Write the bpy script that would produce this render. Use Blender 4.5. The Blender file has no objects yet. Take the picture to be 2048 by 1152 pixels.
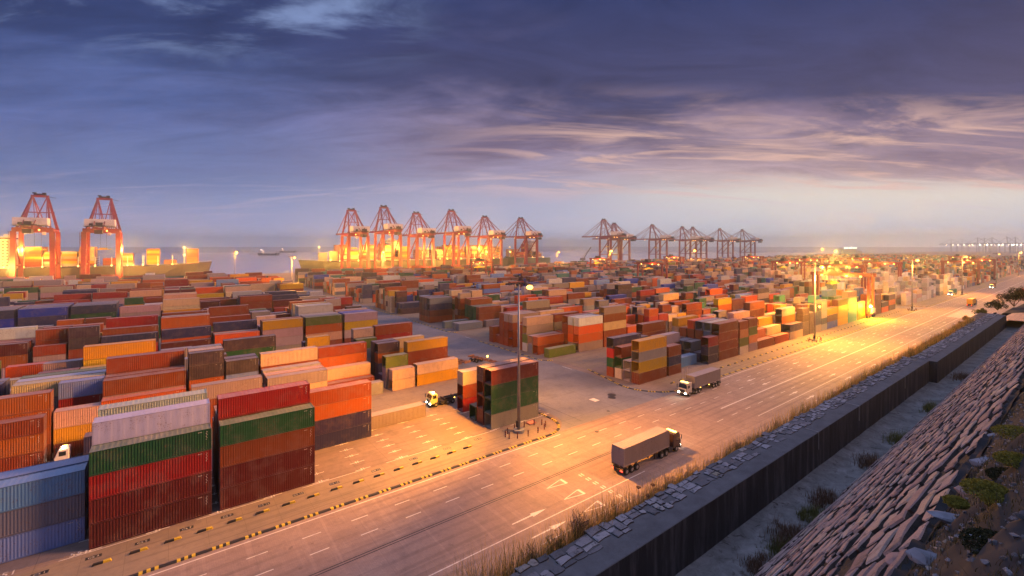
import bpy, bmesh, math, random
from math import sin, cos, pi, radians as R
from mathutils import Vector, Matrix
from mathutils.bvhtree import BVHTree
random.seed(7)
S = bpy.context.scene
COL = S.collection
# ------------------------------------------------------------------ camera, sky, sun, exposure
# world axes: +X along the haul road (away to the right), +Y across it towards the quay
CAMZ = 36.2
CU, SU = 0.605, 0.796
cam = bpy.data.cameras.new('camera'); cam.lens = 905/2048*36; cam.sensor_width = 36
cam.shift_y = -84/2048; cam.clip_start = 0.1; cam.clip_end = 30000
camo = bpy.data.objects.new('camera', cam); COL.objects.link(camo)
camo.location = (0, 0, CAMZ); camo.rotation_euler = (R(90), 0, -math.atan2(CU, SU))
S.camera = camo
S.view_settings.view_transform = 'Standard'; S.view_settings.look = 'None'
S.view_settings.exposure = 0.15; S.view_settings.gamma = 1.0
S.cycles.max_bounces = 5; S.cycles.diffuse_bounces = 2; S.cycles.glossy_bounces = 2
S.cycles.transmission_bounces = 2; S.cycles.volume_bounces = 0; S.cycles.transparent_max_bounces = 4
S.cycles.use_denoising = True
S.cycles.sample_clamp_indirect = 4.0
S.cycles.use_adaptive_sampling = True; S.cycles.adaptive_threshold = 0.02

def lin(r, g, b):
    f = lambda c: (c/255/12.92) if c/255 <= 0.04045 else ((c/255+0.055)/1.055)**2.4
    return (f(r), f(g), f(b), 1.0)

class NT:
    """tiny node-tree writer"""
    def __init__(s, tree): s.t = tree; s.n = tree.nodes; s.l = tree.links
    def new(s, typ, **kw):
        n = s.n.new(typ)
        for k, v in kw.items():
            if k == 'inp':
                for i, x in v.items():
                    if hasattr(x, 'is_output') or isinstance(x, bpy.types.NodeSocket): s.l.new(x, n.inputs[i])
                    else: n.inputs[i].default_value = x
            else: setattr(n, k, v)
        return n
    def math(s, op, a, b=0.0, clamp=False):
        n = s.new('ShaderNodeMath', operation=op, use_clamp=clamp, inp={0: a, 1: b}); return n.outputs[0]
    def mix(s, f, a, b, blend='MIX'):
        n = s.new('ShaderNodeMix', data_type='RGBA', blend_type=blend)
        for sk, x in ((n.inputs[0], f), (n.inputs[6], a), (n.inputs[7], b)):
            if isinstance(x, bpy.types.NodeSocket): s.l.new(x, sk)
            else: sk.default_value = x
        return n.outputs[2]
    def noise(s, vec, scale, detail=4, rough=0.5, dist=0.0):
        n = s.new('ShaderNodeTexNoise', inp={'Scale': scale, 'Detail': detail, 'Roughness': rough, 'Distortion': dist})
        if vec is not None: s.l.new(vec, n.inputs['Vector'])
        return n.outputs['Fac']
    def ramp(s, fac, stops, interp='LINEAR'):
        n = s.new('ShaderNodeValToRGB'); s.l.new(fac, n.inputs[0]); cr = n.color_ramp; cr.interpolation = interp
        while len(cr.elements) > 1: cr.elements.remove(cr.elements[-1])
        cr.elements[0].position = stops[0][0]; cr.elements[0].color = stops[0][1]
        for p, c in stops[1:]:
            e = cr.elements.new(p); e.color = c
        return n.outputs[0]
    def sstep(s, x, a, b):
        n = s.new('ShaderNodeMapRange', interpolation_type='SMOOTHSTEP', inp={0: x, 1: a, 2: b, 3: 0.0, 4: 1.0}); return n.outputs[0]

W = bpy.data.worlds.new('World'); S.world = W; W.use_nodes = True
nt = NT(W.node_tree); nt.n.clear()
tc = nt.new('ShaderNodeTexCoord').outputs['Generated']
def dot(v, d): return nt.new('ShaderNodeVectorMath', operation='DOT_PRODUCT', inp={0: v, 1: d}).outputs['Value']
xr = dot(tc, (SU, -CU, 0)); fw = dot(tc, (CU, SU, 0)); zz = dot(tc, (0, 0, 1))
az = nt.math('ARCTAN2', xr, nt.math('ABSOLUTE', fw))          # -0.85 left .. +0.85 right of the view
hor = nt.math('SQRT', nt.math('ADD', nt.math('MULTIPLY', xr, xr), nt.math('MULTIPLY', fw, fw)))
el = nt.math('DIVIDE', zz, nt.math('MAXIMUM', hor, 0.02))
ay = nt.math('DIVIDE', el, nt.math('MAXIMUM', nt.math('COSINE', az), 0.35))   # tangent height
side = nt.sstep(az, -0.85, 0.85)
e01 = nt.math('MULTIPLY', ay, 1.0/0.56, clamp=True)
L = nt.ramp(e01, [(0, lin(184,190,224)), (0.1, lin(150,160,202)), (0.25, lin(105,124,172)), (0.5, lin(92,106,158)), (0.8, lin(82,98,152)), (1, lin(78,96,150))])
M = nt.ramp(e01, [(0, lin(196,200,226)), (0.12, lin(172,178,206)), (0.3, lin(152,146,175)), (0.5, lin(132,122,152)), (0.8, lin(88,88,128)), (1, lin(76,76,112))])
Rr = nt.ramp(e01, [(0, lin(220,222,232)), (0.08, lin(204,208,218)), (0.2, lin(218,212,206)), (0.3, lin(205,182,180)), (0.55, lin(150,128,142)), (1, lin(95,85,112))])
base = nt.mix(nt.sstep(side, 0.0, 0.5), L, M); base = nt.mix(nt.sstep(side, 0.5, 0.95), base, Rr)
# cloud plane
den = nt.math('ADD', nt.math('MAXIMUM', zz, 0.0), 0.13)
cx = nt.math('DIVIDE', xr, den); cy = nt.math('DIVIDE', fw, den)
comb = nt.new('ShaderNodeCombineXYZ', inp={0: cx, 1: cy, 2: 0.0}).outputs[0]
mp = nt.new('ShaderNodeMapping', inp={0: comb}); mp.inputs['Scale'].default_value = (0.42, 1.0, 1); mp.inputs['Rotation'].default_value = (0, 0, R(-14)); mp.inputs['Location'].default_value = (3.1, 1.7, 0)
v = mp.outputs[0]
n1 = nt.noise(v, 0.95, 10, 0.58, 0.7)
n2 = nt.noise(v, 2.6, 9, 0.62, 0.8)
mp2 = nt.new('ShaderNodeMapping', inp={0: comb}); mp2.inputs['Scale'].default_value = (0.5, 1.7, 1); mp2.inputs['Rotation'].default_value = (0, 0, R(-20)); mp2.inputs['Location'].default_value = (8.3, 4.4, 0)
n3 = nt.noise(mp2.outputs[0], 1.5, 9, 0.62, 1.2)
# dark cloud deck: thick overhead, thicker to the middle and right, ending in an edge near the horizon on the right
edge = nt.math('ADD', nt.math('MULTIPLY', side, 0.05), 0.075)
cov = nt.sstep(nt.math('ADD', ay, nt.math('MULTIPLY', nt.math('SUBTRACT', n2, 0.5), 0.09)), edge, nt.math('ADD', edge, nt.math('ADD', nt.math('MULTIPLY', nt.math('SUBTRACT', 1.0, side), 0.20), 0.035)))
thick = nt.math('ADD', nt.math('MULTIPLY', nt.math('SUBTRACT', n1, 0.5), 3.4), nt.math('MULTIPLY', nt.sstep(ay, 0.10, 0.44), 1.0))
thick = nt.math('ADD', thick, nt.math('MULTIPLY', nt.math('SUBTRACT', n2, 0.5), 1.1))
thick = nt.math('ADD', thick, nt.math('MULTIPLY', nt.math('MULTIPLY', nt.sstep(az, -0.1, 0.5), nt.sstep(ay, 0.24, 0.40)), 0.7))
dk = nt.math('MULTIPLY', nt.sstep(thick, 0.05, 0.9), cov)
darkc = nt.ramp(e01, [(0, lin(150,130,150)), (0.3, lin(128,110,134)), (0.55, lin(72,73,110)), (1, lin(46,56,98))])
darkl = nt.ramp(e01, [(0, lin(130,130,165)), (0.3, lin(95,108,158)), (0.55, lin(74,92,144)), (0.8, lin(52,66,112)), (1, lin(44,56,98))])
darkc = nt.mix(nt.sstep(az, -0.75, -0.1), darkl, darkc)
veil = nt.ramp(e01, [(0, lin(168,140,155)), (0.4, lin(140,118,140)), (1, lin(88,88,128))])
c1 = nt.mix(nt.math('MULTIPLY', cov, nt.math('ADD', nt.math('MULTIPLY', side, 0.75), -0.05)), base, veil)
c1 = nt.mix(dk, c1, darkc)
# relief inside the cloud
rel = nt.math('ADD', 1.0, nt.math('MULTIPLY', nt.math('SUBTRACT', nt.noise(v, 3.4, 10, 0.66, 1.0), 0.5), nt.math('MULTIPLY', cov, 1.1)))
c1 = nt.mix(1.0, c1, nt.new('ShaderNodeCombineXYZ', inp={0: rel, 1: rel, 2: rel}).outputs[0], 'MULTIPLY')
# pink lit streaks low to the right of the middle
win = nt.math('MULTIPLY', nt.math('MULTIPLY', nt.sstep(ay, 0.09, 0.14), nt.math('SUBTRACT', 1.0, nt.sstep(ay, 0.23, 0.37))), nt.sstep(az, -0.25, 0.3))
pk = nt.math('MULTIPLY', nt.math('MULTIPLY', nt.sstep(n3, 0.46, 0.64), win), 0.8)
c1 = nt.mix(pk, c1, lin(226, 184, 168))
# bright blue holes high on the left
win2 = nt.math('MULTIPLY', nt.sstep(ay, 0.36, 0.52), nt.math('SUBTRACT', 1.0, nt.sstep(az, -0.36, -0.10)))
c1 = nt.mix(nt.math('MULTIPLY', nt.math('MULTIPLY', nt.sstep(n2, 0.46, 0.66), win2), 0.6), c1, lin(150, 172, 220))
# faint thin clouds low on the left
win3 = nt.math('MULTIPLY', nt.sstep(ay, 0.02, 0.06), nt.math('SUBTRACT', 1.0, nt.sstep(ay, 0.13, 0.2)))
c1 = nt.mix(nt.math('MULTIPLY', nt.math('MULTIPLY', nt.sstep(n3, 0.5, 0.7), win3), 0.3), c1, lin(200, 184, 205))
# sky overhead, out of view, brightened to add blue fill light from above
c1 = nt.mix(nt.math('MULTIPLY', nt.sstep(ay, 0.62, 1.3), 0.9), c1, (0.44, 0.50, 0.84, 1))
# below the horizon
c1 = nt.mix(nt.sstep(zz, -0.02, -0.2), c1, lin(90, 80, 95))
sky = nt.new('ShaderNodeTexSky', sky_type='NISHITA', sun_disc=False, sun_elevation=R(3), sun_rotation=R(52))
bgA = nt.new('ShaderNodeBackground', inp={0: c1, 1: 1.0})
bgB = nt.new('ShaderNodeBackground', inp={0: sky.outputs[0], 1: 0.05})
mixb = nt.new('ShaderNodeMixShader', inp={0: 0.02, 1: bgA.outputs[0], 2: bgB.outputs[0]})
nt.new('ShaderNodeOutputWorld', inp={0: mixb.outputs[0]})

sun = bpy.data.lights.new('sun', 'SUN'); sun.energy = 3.5; sun.angle = R(12); sun.color = (1.0, 0.49, 0.26)
so = bpy.data.objects.new('sun', sun); COL.objects.link(so)
sd = Vector((0.80, -0.43, 0.44)).normalized()      # towards the afterglow, right of and behind the camera
so.rotation_euler = sd.to_track_quat('Z', 'Y').to_euler()

SODIUM = (1.0, 0.39, 0.035)
def spot(loc, aim, power, deg, blend=0.6, color=None):
    l = bpy.data.lights.new('floodlight_beam', 'SPOT'); l.energy = power; l.color = color or SODIUM; l.shadow_soft_size = 0.8; l.spot_size = R(deg); l.spot_blend = blend
    o = bpy.data.objects.new('floodlight_beam', l); COL.objects.link(o); o.location = loc; o.rotation_euler = Vector(aim).to_track_quat('-Z', 'Y').to_euler(); return o
def lamp(loc, power, color=SODIUM, radius=0.6, name='lamp_light', parent=None):
    l = bpy.data.lights.new(name, 'POINT'); l.energy = power; l.color = color; l.shadow_soft_size = radius
    o = bpy.data.objects.new(name, l); COL.objects.link(o); o.location = loc
    if parent: o.parent = parent
    return o

# ------------------------------------------------------------------ helpers
def tag(o, label=None, cat=None, group=None, kind=None):
    if label: o['label'] = label
    if cat: o['category'] = cat
    if group: o['group'] = group
    if kind: o['kind'] = kind
    return o
def empty(name, loc=(0, 0, 0), rz=0.0):
    o = bpy.data.objects.new(name, None); COL.objects.link(o); o.location = loc; o.rotation_euler = (0, 0, rz)
    o.empty_display_size = 0.5
    return o
def copy_tree(o, parent=None):
    c = o.copy(); COL.objects.link(c); c.parent = parent
    if parent: c.matrix_parent_inverse = o.matrix_parent_inverse.copy()
    for ch in list(o.children): copy_tree(ch, c)
    return c
class MB:
    def __init__(s): s.v = []; s.f = []; s.m = []
    def add(s, vs, fs, mi=0):
        b = len(s.v); s.v += [tuple(p) for p in vs]
        s.f += [tuple(i+b for i in f) for f in fs]; s.m += [mi]*len(fs); return s
    def box(s, c, d, rz=0.0, mi=0):
        x, y, z = d[0]/2, d[1]/2, d[2]/2; ca, sa = cos(rz), sin(rz)
        vs = []
        for k in (-z, z):
            for (i, j) in ((-x, -y), (x, -y), (x, y), (-x, y)):
                vs.append((c[0]+i*ca-j*sa, c[1]+i*sa+j*ca, c[2]+k))
        return s.add(vs, [(0,3,2,1),(4,5,6,7),(0,1,5,4),(1,2,6,5),(2,3,7,6),(3,0,4,7)], mi)
    def bx(s, x0, x1, y0, y1, z0, z1, mi=0):
        return s.box(((x0+x1)/2, (y0+y1)/2, (z0+z1)/2), (x1-x0, y1-y0, z1-z0), 0, mi)
    def bar(s, p, q, w, h=None, mi=0, w2=None):
        p, q = Vector(p), Vector(q); h = h or w; d = (q-p).normalized()
        up = Vector((0, 0, 1)) if abs(d.z) < 0.95 else Vector((0, 1, 0))
        a = d.cross(up).normalized(); b = a.cross(d).normalized(); k = (w2 or w)/w
        vs = []
        for c, sc in ((p, 1), (q, k)):
            for (i, j) in ((-1,-1),(1,-1),(1,1),(-1,1)): vs.append(c+a*(i*w/2*sc)+b*(j*h/2*sc))
        return s.add(vs, [(0,3,2,1),(4,5,6,7),(0,1,5,4),(1,2,6,5),(2,3,7,6),(3,0,4,7)], mi)
    def cyl(s, p, q, r, r2=None, n=12, mi=0, cap=True):
        p, q = Vector(p), Vector(q); r2 = r if r2 is None else r2; d = (q-p).normalized()
        up = Vector((0, 0, 1)) if abs(d.z) < 0.95 else Vector((0, 1, 0))
        a = d.cross(up).normalized(); b = a.cross(d).normalized(); vs = []
        for c, rr in ((p, r), (q, r2)):
            for i in range(n):
                t = 2*pi*i/n; vs.append(c+a*cos(t)*rr+b*sin(t)*rr)
        fs = [(i, (i+1) % n, n+(i+1) % n, n+i) for i in range(n)]
        if cap: fs += [tuple(range(n-1, -1, -1)), tuple(range(n, 2*n))]
        return s.add(vs, fs, mi)
    def sph(s, c, r, n=8, m=6, sc=(1, 1, 1), mi=0):
        vs = [(c[0], c[1], c[2]-r*sc[2])]
        for j in range(1, m):
            t = -pi/2+pi*j/m
            for i in range(n):
                a = 2*pi*i/n; vs.append((c[0]+r*cos(t)*cos(a)*sc[0], c[1]+r*cos(t)*sin(a)*sc[1], c[2]+r*sin(t)*sc[2]))
        vs.append((c[0], c[1], c[2]+r*sc[2])); fs = []
        for i in range(n): fs.append((0, 1+(i+1) % n, 1+i))
        for j in range(m-2):
            for i in range(n):
                a = 1+j*n+i; b = 1+j*n+(i+1) % n; fs.append((a, b, b+n, a+n))
        t = len(vs)-1; o = 1+(m-2)*n
        for i in range(n): fs.append((o+i, o+(i+1) % n, t))
        return s.add(vs, fs, mi)
    def prism(s, pts, y0, y1, mi=0):           # polygon in XZ extruded along Y
        n = len(pts); vs = [(x, y0, z) for x, z in pts]+[(x, y1, z) for x, z in pts]
        fs = [(i, (i+1) % n, n+(i+1) % n, n+i) for i in range(n)]+[tuple(range(n-1, -1, -1)), tuple(range(n, 2*n))]
        return s.add(vs, fs, mi)
    def mesh(s, name, mats, smooth=False):
        me = bpy.data.meshes.new(name); me.from_pydata(s.v, [], s.f)
        mats = mats if isinstance(mats, (list, tuple)) else [mats]
        for m in mats: me.materials.append(m)
        if len(mats) > 1: me.polygons.foreach_set('material_index', s.m)
        if smooth: me.polygons.foreach_set('use_smooth', [True]*len(me.polygons))
        me.update(); return me
    def build(s, name, mats, parent=None, loc=None, smooth=False, bevel=0):
        me = s.mesh(name, mats, smooth); o = bpy.data.objects.new(name, me); COL.objects.link(o)
        if parent: o.parent = parent
        if loc: o.location = loc
        if bevel:
            b = o.modifiers.new('bevel', 'BEVEL'); b.width = bevel; b.segments = 2; b.limit_method = 'ANGLE'
        return o

# ------------------------------------------------------------------ materials
MATS = {}
def newmat(name):
    m = bpy.data.materials.new(name); m.use_nodes = True; t = NT(m.node_tree); t.n.clear(); return m, t
def finish(t, col, rough=0.6, metal=0.0, bump=None, bstr=0.3, bdist=0.05, spec=0.4, emit=None, estr=0):
    p = t.new('ShaderNodeBsdfPrincipled')
    for k, x in (('Base Color', col), ('Roughness', rough), ('Metallic', metal)):
        if isinstance(x, bpy.types.NodeSocket): t.l.new(x, p.inputs[k])
        else: p.inputs[k].default_value = x if k != 'Base Color' or len(x) == 4 else (*x, 1)
    p.inputs['Specular IOR Level'].default_value = spec
    if emit is not None: p.inputs['Emission Color'].default_value = (*emit, 1); p.inputs['Emission Strength'].default_value = estr
    if bump is not None:
        b = t.new('ShaderNodeBump', inp={'Strength': bstr, 'Distance': bdist, 'Height': bump}); t.l.new(b.outputs[0], p.inputs['Normal'])
    t.new('ShaderNodeOutputMaterial', inp={0: p.outputs[0]})
def simple(name, col, rough=0.6, metal=0.0, var=0.25, scale=3.0, spec=0.4, dirt=(0.08, 0.06, 0.05), dirtamt=0.3):
    if name in MATS: return MATS[name]
    m, t = newmat(name); g = t.new('ShaderNodeNewGeometry').outputs['Position']
    n = t.noise(g, scale, 5, 0.6); n2 = t.noise(g, scale*0.23, 4, 0.6)
    c = t.mix(n, tuple(x*(1-var) for x in col)+(1,), tuple(min(1, x*(1+var)) for x in col)+(1,))
    c = t.mix(t.math('MULTIPLY', t.sstep(n2, 0.5, 0.75), dirtamt), c, (*dirt, 1))
    finish(t, c, rough, metal, spec=spec); MATS[name] = m; return m
def glow(name, col, s):
    if name in MATS: return MATS[name]
    m, t = newmat(name); finish(t, (*[c*0.3 for c in col], 1), 0.4, emit=col, estr=s); MATS[name] = m; return m

def paint_mat(name, attr):
    """weathered container paint; colour from the object or from the face attribute"""
    m, t = newmat(name)
    g = t.new('ShaderNodeNewGeometry'); pos = g.outputs['Position']
    if attr: c = t.new('ShaderNodeAttribute', attribute_name='paint').outputs['Color']
    else: c = t.new('ShaderNodeObjectInfo').outputs['Color']
    mpg = t.new('ShaderNodeMapping', inp={0: pos}); mpg.inputs['Scale'].default_value = (1.6, 1.6, 0.22)
    streak = t.noise(mpg.outputs[0], 1.6, 4, 0.65)
    blot = t.noise(pos, 0.55, 5, 0.6)
    fine = t.noise(pos, 7.0, 3, 0.6)
    nz = t.new('ShaderNodeSeparateXYZ', inp={0: g.outputs['Normal']}).outputs['Z']
    up = t.sstep(nz, 0.7, 0.9)
    c = t.mix(t.math('MULTIPLY', t.sstep(streak, 0.42, 0.8), 0.34), c, t.mix(0.55, c, (0.09, 0.055, 0.04, 1)))
    c = t.mix(t.math('MULTIPLY', t.sstep(blot, 0.45, 0.7), 0.26), c, t.mix(0.5, c, (0.30, 0.25, 0.22, 1)))
    rust = t.math('MULTIPLY', t.sstep(fine, 0.56, 0.66), t.sstep(blot, 0.48, 0.58))
    c = t.mix(t.math('MULTIPLY', rust, 0.7), c, (0.16, 0.055, 0.025, 1))
    # faded, dusty roofs
    c = t.mix(t.math('MULTIPLY', up, t.math('ADD', t.math('MULTIPLY', blot, 0.5), 0.05)), c, (0.48, 0.38, 0.38, 1))
    if attr:
        xs = t.new('ShaderNodeSeparateXYZ', inp={0: pos}).outputs['X']
        w = t.math('SINE', t.math('MULTIPLY', xs, 2*pi/0.42))
        w = t.math('MULTIPLY', w, t.math('SUBTRACT', 1.0, up))
        c = t.mix(t.math('MULTIPLY', t.math('SUBTRACT', 1.0, t.sstep(w, -0.6, 0.2)), 0.0), c, (0.02, 0.02, 0.02, 1))
        finish(t, c, 0.55, bump=w, bstr=0.55, bdist=0.04)
    else: finish(t, c, 0.5)
    return m
PAINT = paint_mat('container_paint', False)
PAINT_MASS = paint_mat('container_paint_mass', True)

def ground_mat(name, c1, c2, c3, joint=6.0, streaks=0.5, jdark=0.5, rough=0.75, fine=1.2, paver=False):
    m, t = newmat(name); pos = t.new('ShaderNodeNewGeometry').outputs['Position']
    n = t.noise(pos, 0.07, 6, 0.62, 0.4); n2 = t.noise(pos, fine, 6, 0.65); n3 = t.noise(pos, 0.35, 5, 0.6, 0.5)
    c = t.mix(t.sstep(n, 0.35, 0.65), (*c1, 1), (*c2, 1)); c = t.mix(t.math('MULTIPLY', t.sstep(n3, 0.5, 0.72), 0.6), c, (*c3, 1))
    mpg = t.new('ShaderNodeMapping', inp={0: pos}); mpg.inputs['Scale'].default_value = (0.012, 0.9, 1)
    st = t.noise(mpg.outputs[0], 1.6, 5, 0.7)
    c = t.mix(t.math('MULTIPLY', t.sstep(st, 0.52, 0.68), streaks), c, tuple(x*0.45 for x in c1)+(1,))
    c = t.mix(t.math('MULTIPLY', t.sstep(n2, 0.45, 0.75), 0.35), c, tuple(x*0.6 for x in c1)+(1,))
    sp = t.new('ShaderNodeSeparateXYZ', inp={0: pos})
    hgt = n2
    for ax, per, wd in ((sp.outputs['X'], joint, 0.012), (sp.outputs['Y'], joint*0.8, 0.014)):
        fr = t.math('FRACT', t.math('DIVIDE', t.math('ADD', ax, 1000.0), per))
        ln = t.math('LESS_THAN', fr, wd)
        c = t.mix(t.math('MULTIPLY', ln, jdark), c, tuple(x*0.35 for x in c1)+(1,))
    if paver:
        mb = t.new('ShaderNodeMapping', inp={0: pos}); mb.inputs['Rotation'].default_value = (0, 0, R(45))
        br = t.new('ShaderNodeTexBrick', inp={'Vector': mb.outputs[0], 'Scale': 1.6, 'Mortar Size': 0.02, 'Color1': (1, 1, 1, 1), 'Color2': (0.8, 0.8, 0.8, 1), 'Mortar': (0.45, 0.45, 0.45, 1)})
        c = t.mix(0.55, c, br.outputs['Color'], 'MULTIPLY')
        mpx = t.new('ShaderNodeMapping', inp={0: pos}); mpx.inputs['Scale'].default_value = (1.1, 0.05, 1)
        cr = t.noise(mpx.outputs[0], 1.0, 4, 0.6)
        c = t.mix(t.math('MULTIPLY', t.sstep(cr, 0.52, 0.66), 0.22), c, tuple(min(1, x*1.35) for x in c2)+(1,))
    if paver:   # darker wheel paths in each lane, oil drips between them
        ln = t.math('SINE', t.math('MULTIPLY', t.math('ADD', sp.outputs['Y'], 1.0), 2*pi/1.85)); lw = t.noise(pos, 0.05, 3, 0.6)
        c = t.mix(t.math('MULTIPLY', t.sstep(ln, 0.2, 1.0), t.math('MULTIPLY', t.sstep(lw, 0.35, 0.7), 0.5)), c, tuple(x*0.45 for x in c1)+(1,))
        c = t.mix(t.math('MULTIPLY', t.sstep(t.noise(pos, 0.16, 2, 0.4), 0.56, 0.58), 0.16), c, tuple(x*0.5 for x in c1)+(1,))
        c = t.mix(t.math('MULTIPLY', t.sstep(t.noise(pos, 0.9, 3, 0.5), 0.66, 0.74), 0.5), c, tuple(x*0.35 for x in c1)+(1,))
    finish(t, c, rough, bump=hgt, bstr=0.25, bdist=0.03, spec=0.35)
    MATS[name] = m; return m
YARD = ground_mat('yard_concrete', (0.19, 0.135, 0.11), (0.25, 0.18, 0.15), (0.13, 0.10, 0.085), joint=5.2, streaks=0.35)
ASPH = ground_mat('cross_road_asphalt', (0.15, 0.14, 0.155), (0.20, 0.185, 0.20), (0.11, 0.105, 0.12), joint=15, streaks=0.0, jdark=0.35)
ROAD = ground_mat('road_paver', (0.29, 0.20, 0.17), (0.34, 0.24, 0.20), (0.23, 0.165, 0.145), joint=12, streaks=0.4, jdark=0.12, paver=True)
RUNWAY = ground_mat('runway_concrete', (0.22, 0.165, 0.12), (0.27, 0.20, 0.14), (0.16, 0.12, 0.10), joint=4.0, streaks=0.6, jdark=0.4)
WHITE = simple('road_paint_white', (0.62, 0.56, 0.50), 0.7, var=0.35, scale=3.5, dirtamt=0.75, dirt=(0.35, 0.28, 0.25))
YELLOW = simple('kerb_yellow', (0.62, 0.42, 0.04), 0.6, scale=4)
BLACK = simple('kerb_black', (0.025, 0.024, 0.026), 0.6, scale=4)
CONC = simple('wall_concrete', (0.20, 0.20, 0.205), 0.85, var=0.3, scale=0.9, dirt=(0.07, 0.07, 0.075), dirtamt=0.6)
STEEL = simple('galvanised_steel', (0.33, 0.31, 0.32), 0.45, 0.5, scale=1.5)
DARKM = simple('dark_steel', (0.045, 0.04, 0.045), 0.5, 0.3)
TYRE = simple('tyre_rubber', (0.02, 0.02, 0.02), 0.85)
GLASS = simple('dark_glass', (0.02, 0.025, 0.03), 0.08, spec=0.8)
CRANE = simple('crane_paint', (0.23, 0.030, 0.038), 0.5, scale=0.4, dirtamt=0.35)
CRANEW = simple('crane_house_paint', (0.62, 0.55, 0.55), 0.5, scale=0.3)
WHITEP = simple('white_paint', (0.72, 0.70, 0.66), 0.4, scale=2)
LAMPM = glow('sodium_lamp_glow', (1.0, 0.48, 0.07), 7)
LAMPS = glow('small_lamp_glow', (1.0, 0.52, 0.12), 8)
LAMPW = glow('white_lamp_glow', (1.0, 0.93, 0.75), 25)
TAIL = glow('tail_lamp_glow', (1.0, 0.04, 0.02), 8)
AMBER = glow('amber_lamp_glow', (1.0, 0.55, 0.08), 12)
# ------------------------------------------------------------------ ground, roads, water
def sheet(name, poly, z, mat, kind='structure'):
    me = bpy.data.meshes.new(name); me.from_pydata([(x, y, z) for x, y in poly], [], [tuple(range(len(poly)))])
    me.materials.append(mat); me.update(); o = bpy.data.objects.new(name, me); COL.objects.link(o); o['kind'] = kind; return o
QUAY = 668.0
gr = MB(); gr.bx(-900, 4200, -400, QUAY, -6, 0.0); gr.build('ground', YARD)['kind'] = 'structure'
sheet('haul_road', [(-400, 20), (4200, 20), (4200, 64.6), (-400, 64.6)], 0.010, ROAD)
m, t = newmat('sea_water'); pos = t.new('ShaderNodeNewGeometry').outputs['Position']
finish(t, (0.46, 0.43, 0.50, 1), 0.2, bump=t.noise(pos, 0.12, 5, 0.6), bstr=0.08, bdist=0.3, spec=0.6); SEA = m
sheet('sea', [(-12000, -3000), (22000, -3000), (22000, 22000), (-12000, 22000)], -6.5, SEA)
def road_cross(x0, x1, y0, y1): return [(x0, y0), (x1, y0), (x1, y1), (x0, y1)]
# cross road between the two halves of the yard, flared where it meets the haul road
pts = [(58, 64.6)]
for i in range(9):
    a = -pi/2+i*pi/16; pts.append((58.5+7*cos(a), 71.7+7*sin(a)))
pts += [(66, 80), (66, 660), (95, 660), (95, 88)]
for i in range(9):
    a = pi+i*pi/16; pts.append((104.5+9.5*cos(a), 74.2+9.5*sin(a)))
pts += [(106, 64.6)]
sheet('cross_road', pts, 0.014, ASPH)
sheet('far_cross_road', road_cross(339, 352, 64.6, 640), 0.014, ASPH)
for x0, x1 in ((-60, 58.5), (104.5, 336), (356, 690)):
    sheet('crane_runway', [(x0, 65.2), (x1, 65.2), (x1, 72.6), (x0, 72.6)], 0.014, RUNWAY)
for k in range(6):
    y = 92.4+58.5*k
    for x0, x1 in ((-200, 64), (98, 338), (354, 900)):
        sheet('truck_lane', [(x0, y), (x1, y), (x1, y+14.5), (x0, y+14.5)], 0.014, RUNWAY)
# painted lines
mk = MB()
def stripe(x0, x1, y0, y1, z=0.018): mk.add([(x0, y0, z), (x1, y0, z), (x1, y1, z), (x0, y1, z)], [(0, 1, 2, 3)])
for x0, x1 in ((-60, 60), (104, 340), (352, 900)): stripe(x0, x1, 63.5, 63.68)
k = -60.0
while k < 620:
    for y in (60.2, 56.5):
        if not 336 < k < 352: stripe(k+13.2 % 6, k+13.2 % 6+2.2, y-0.075, y+0.075)
    for y in (48.6,):
        if k > 84: stripe(k, k+2.4, y-0.07, y+0.07)
    for y in (41.2, 37.5):
        if k > 110: stripe(k, k+2.2, y-0.07, y+0.07)
    k += 6.0
stripe(20, 61, 44.92, 45.08); stripe(98, 700, 51.9, 52.2); stripe(36, 51.5, 41.4, 41.52); stripe(100, 330, 44.92, 45.06)
def arrow(x, y, d=1, L=6.0, z=0.019):
    f = lambda u, w: (x+d*u, y+w, z)
    mk.add([f(0, -0.09), f(L*0.55, -0.13), f(L*0.55, 0.13), f(0, 0.09)], [(0, 1, 2, 3)])
    mk.add([f(L*0.55, -0.42), f(L, 0), f(L*0.55, 0.42)], [(0, 1, 2)])
arrow(35.6, 46.8); arrow(35.8, 43.1)
for a in range(8):
    for y in (58.3, 54.4): arrow(128+a*26+3*(a % 3), y, -1, 5)
    for y in (46.7, 43.0, 39.3): arrow(120+a*24+2*(a % 2), y, 1, 5)
def give_way(x, y):
    w = 0.13
    P = lambda u, v: (x+u, y+v, 0.019)
    for a, b in (((0, 0), (3.2, 0.65)), ((0, 0), (3.2, -0.65))):
        dx, dy = b[0]-a[0], b[1]-a[1]; n = math.hypot(dx, dy); nx, ny = -dy/n*w/2, dx/n*w/2
        mk.add([P(a[0]+nx, a[1]+ny), P(b[0]+nx, b[1]+ny), P(b[0]-nx, b[1]-ny), P(a[0]-nx, a[1]-ny)], [(0, 1, 2, 3)])
    mk.add([P(3.2, -0.75), P(3.65, -0.75), P(3.65, 0.75), P(3.2, 0.75)], [(0, 1, 2, 3)])
give_way(45.0, 43.1); give_way(45.0, 46.9); give_way(45, 50.6)
for y in (40.9, 42.4, 43.9, 45.4, 46.9, 48.4, 49.9): stripe(51.6, 51.85, y, y+0.75); stripe(52.1, 52.35, y, y+0.75)
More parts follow.
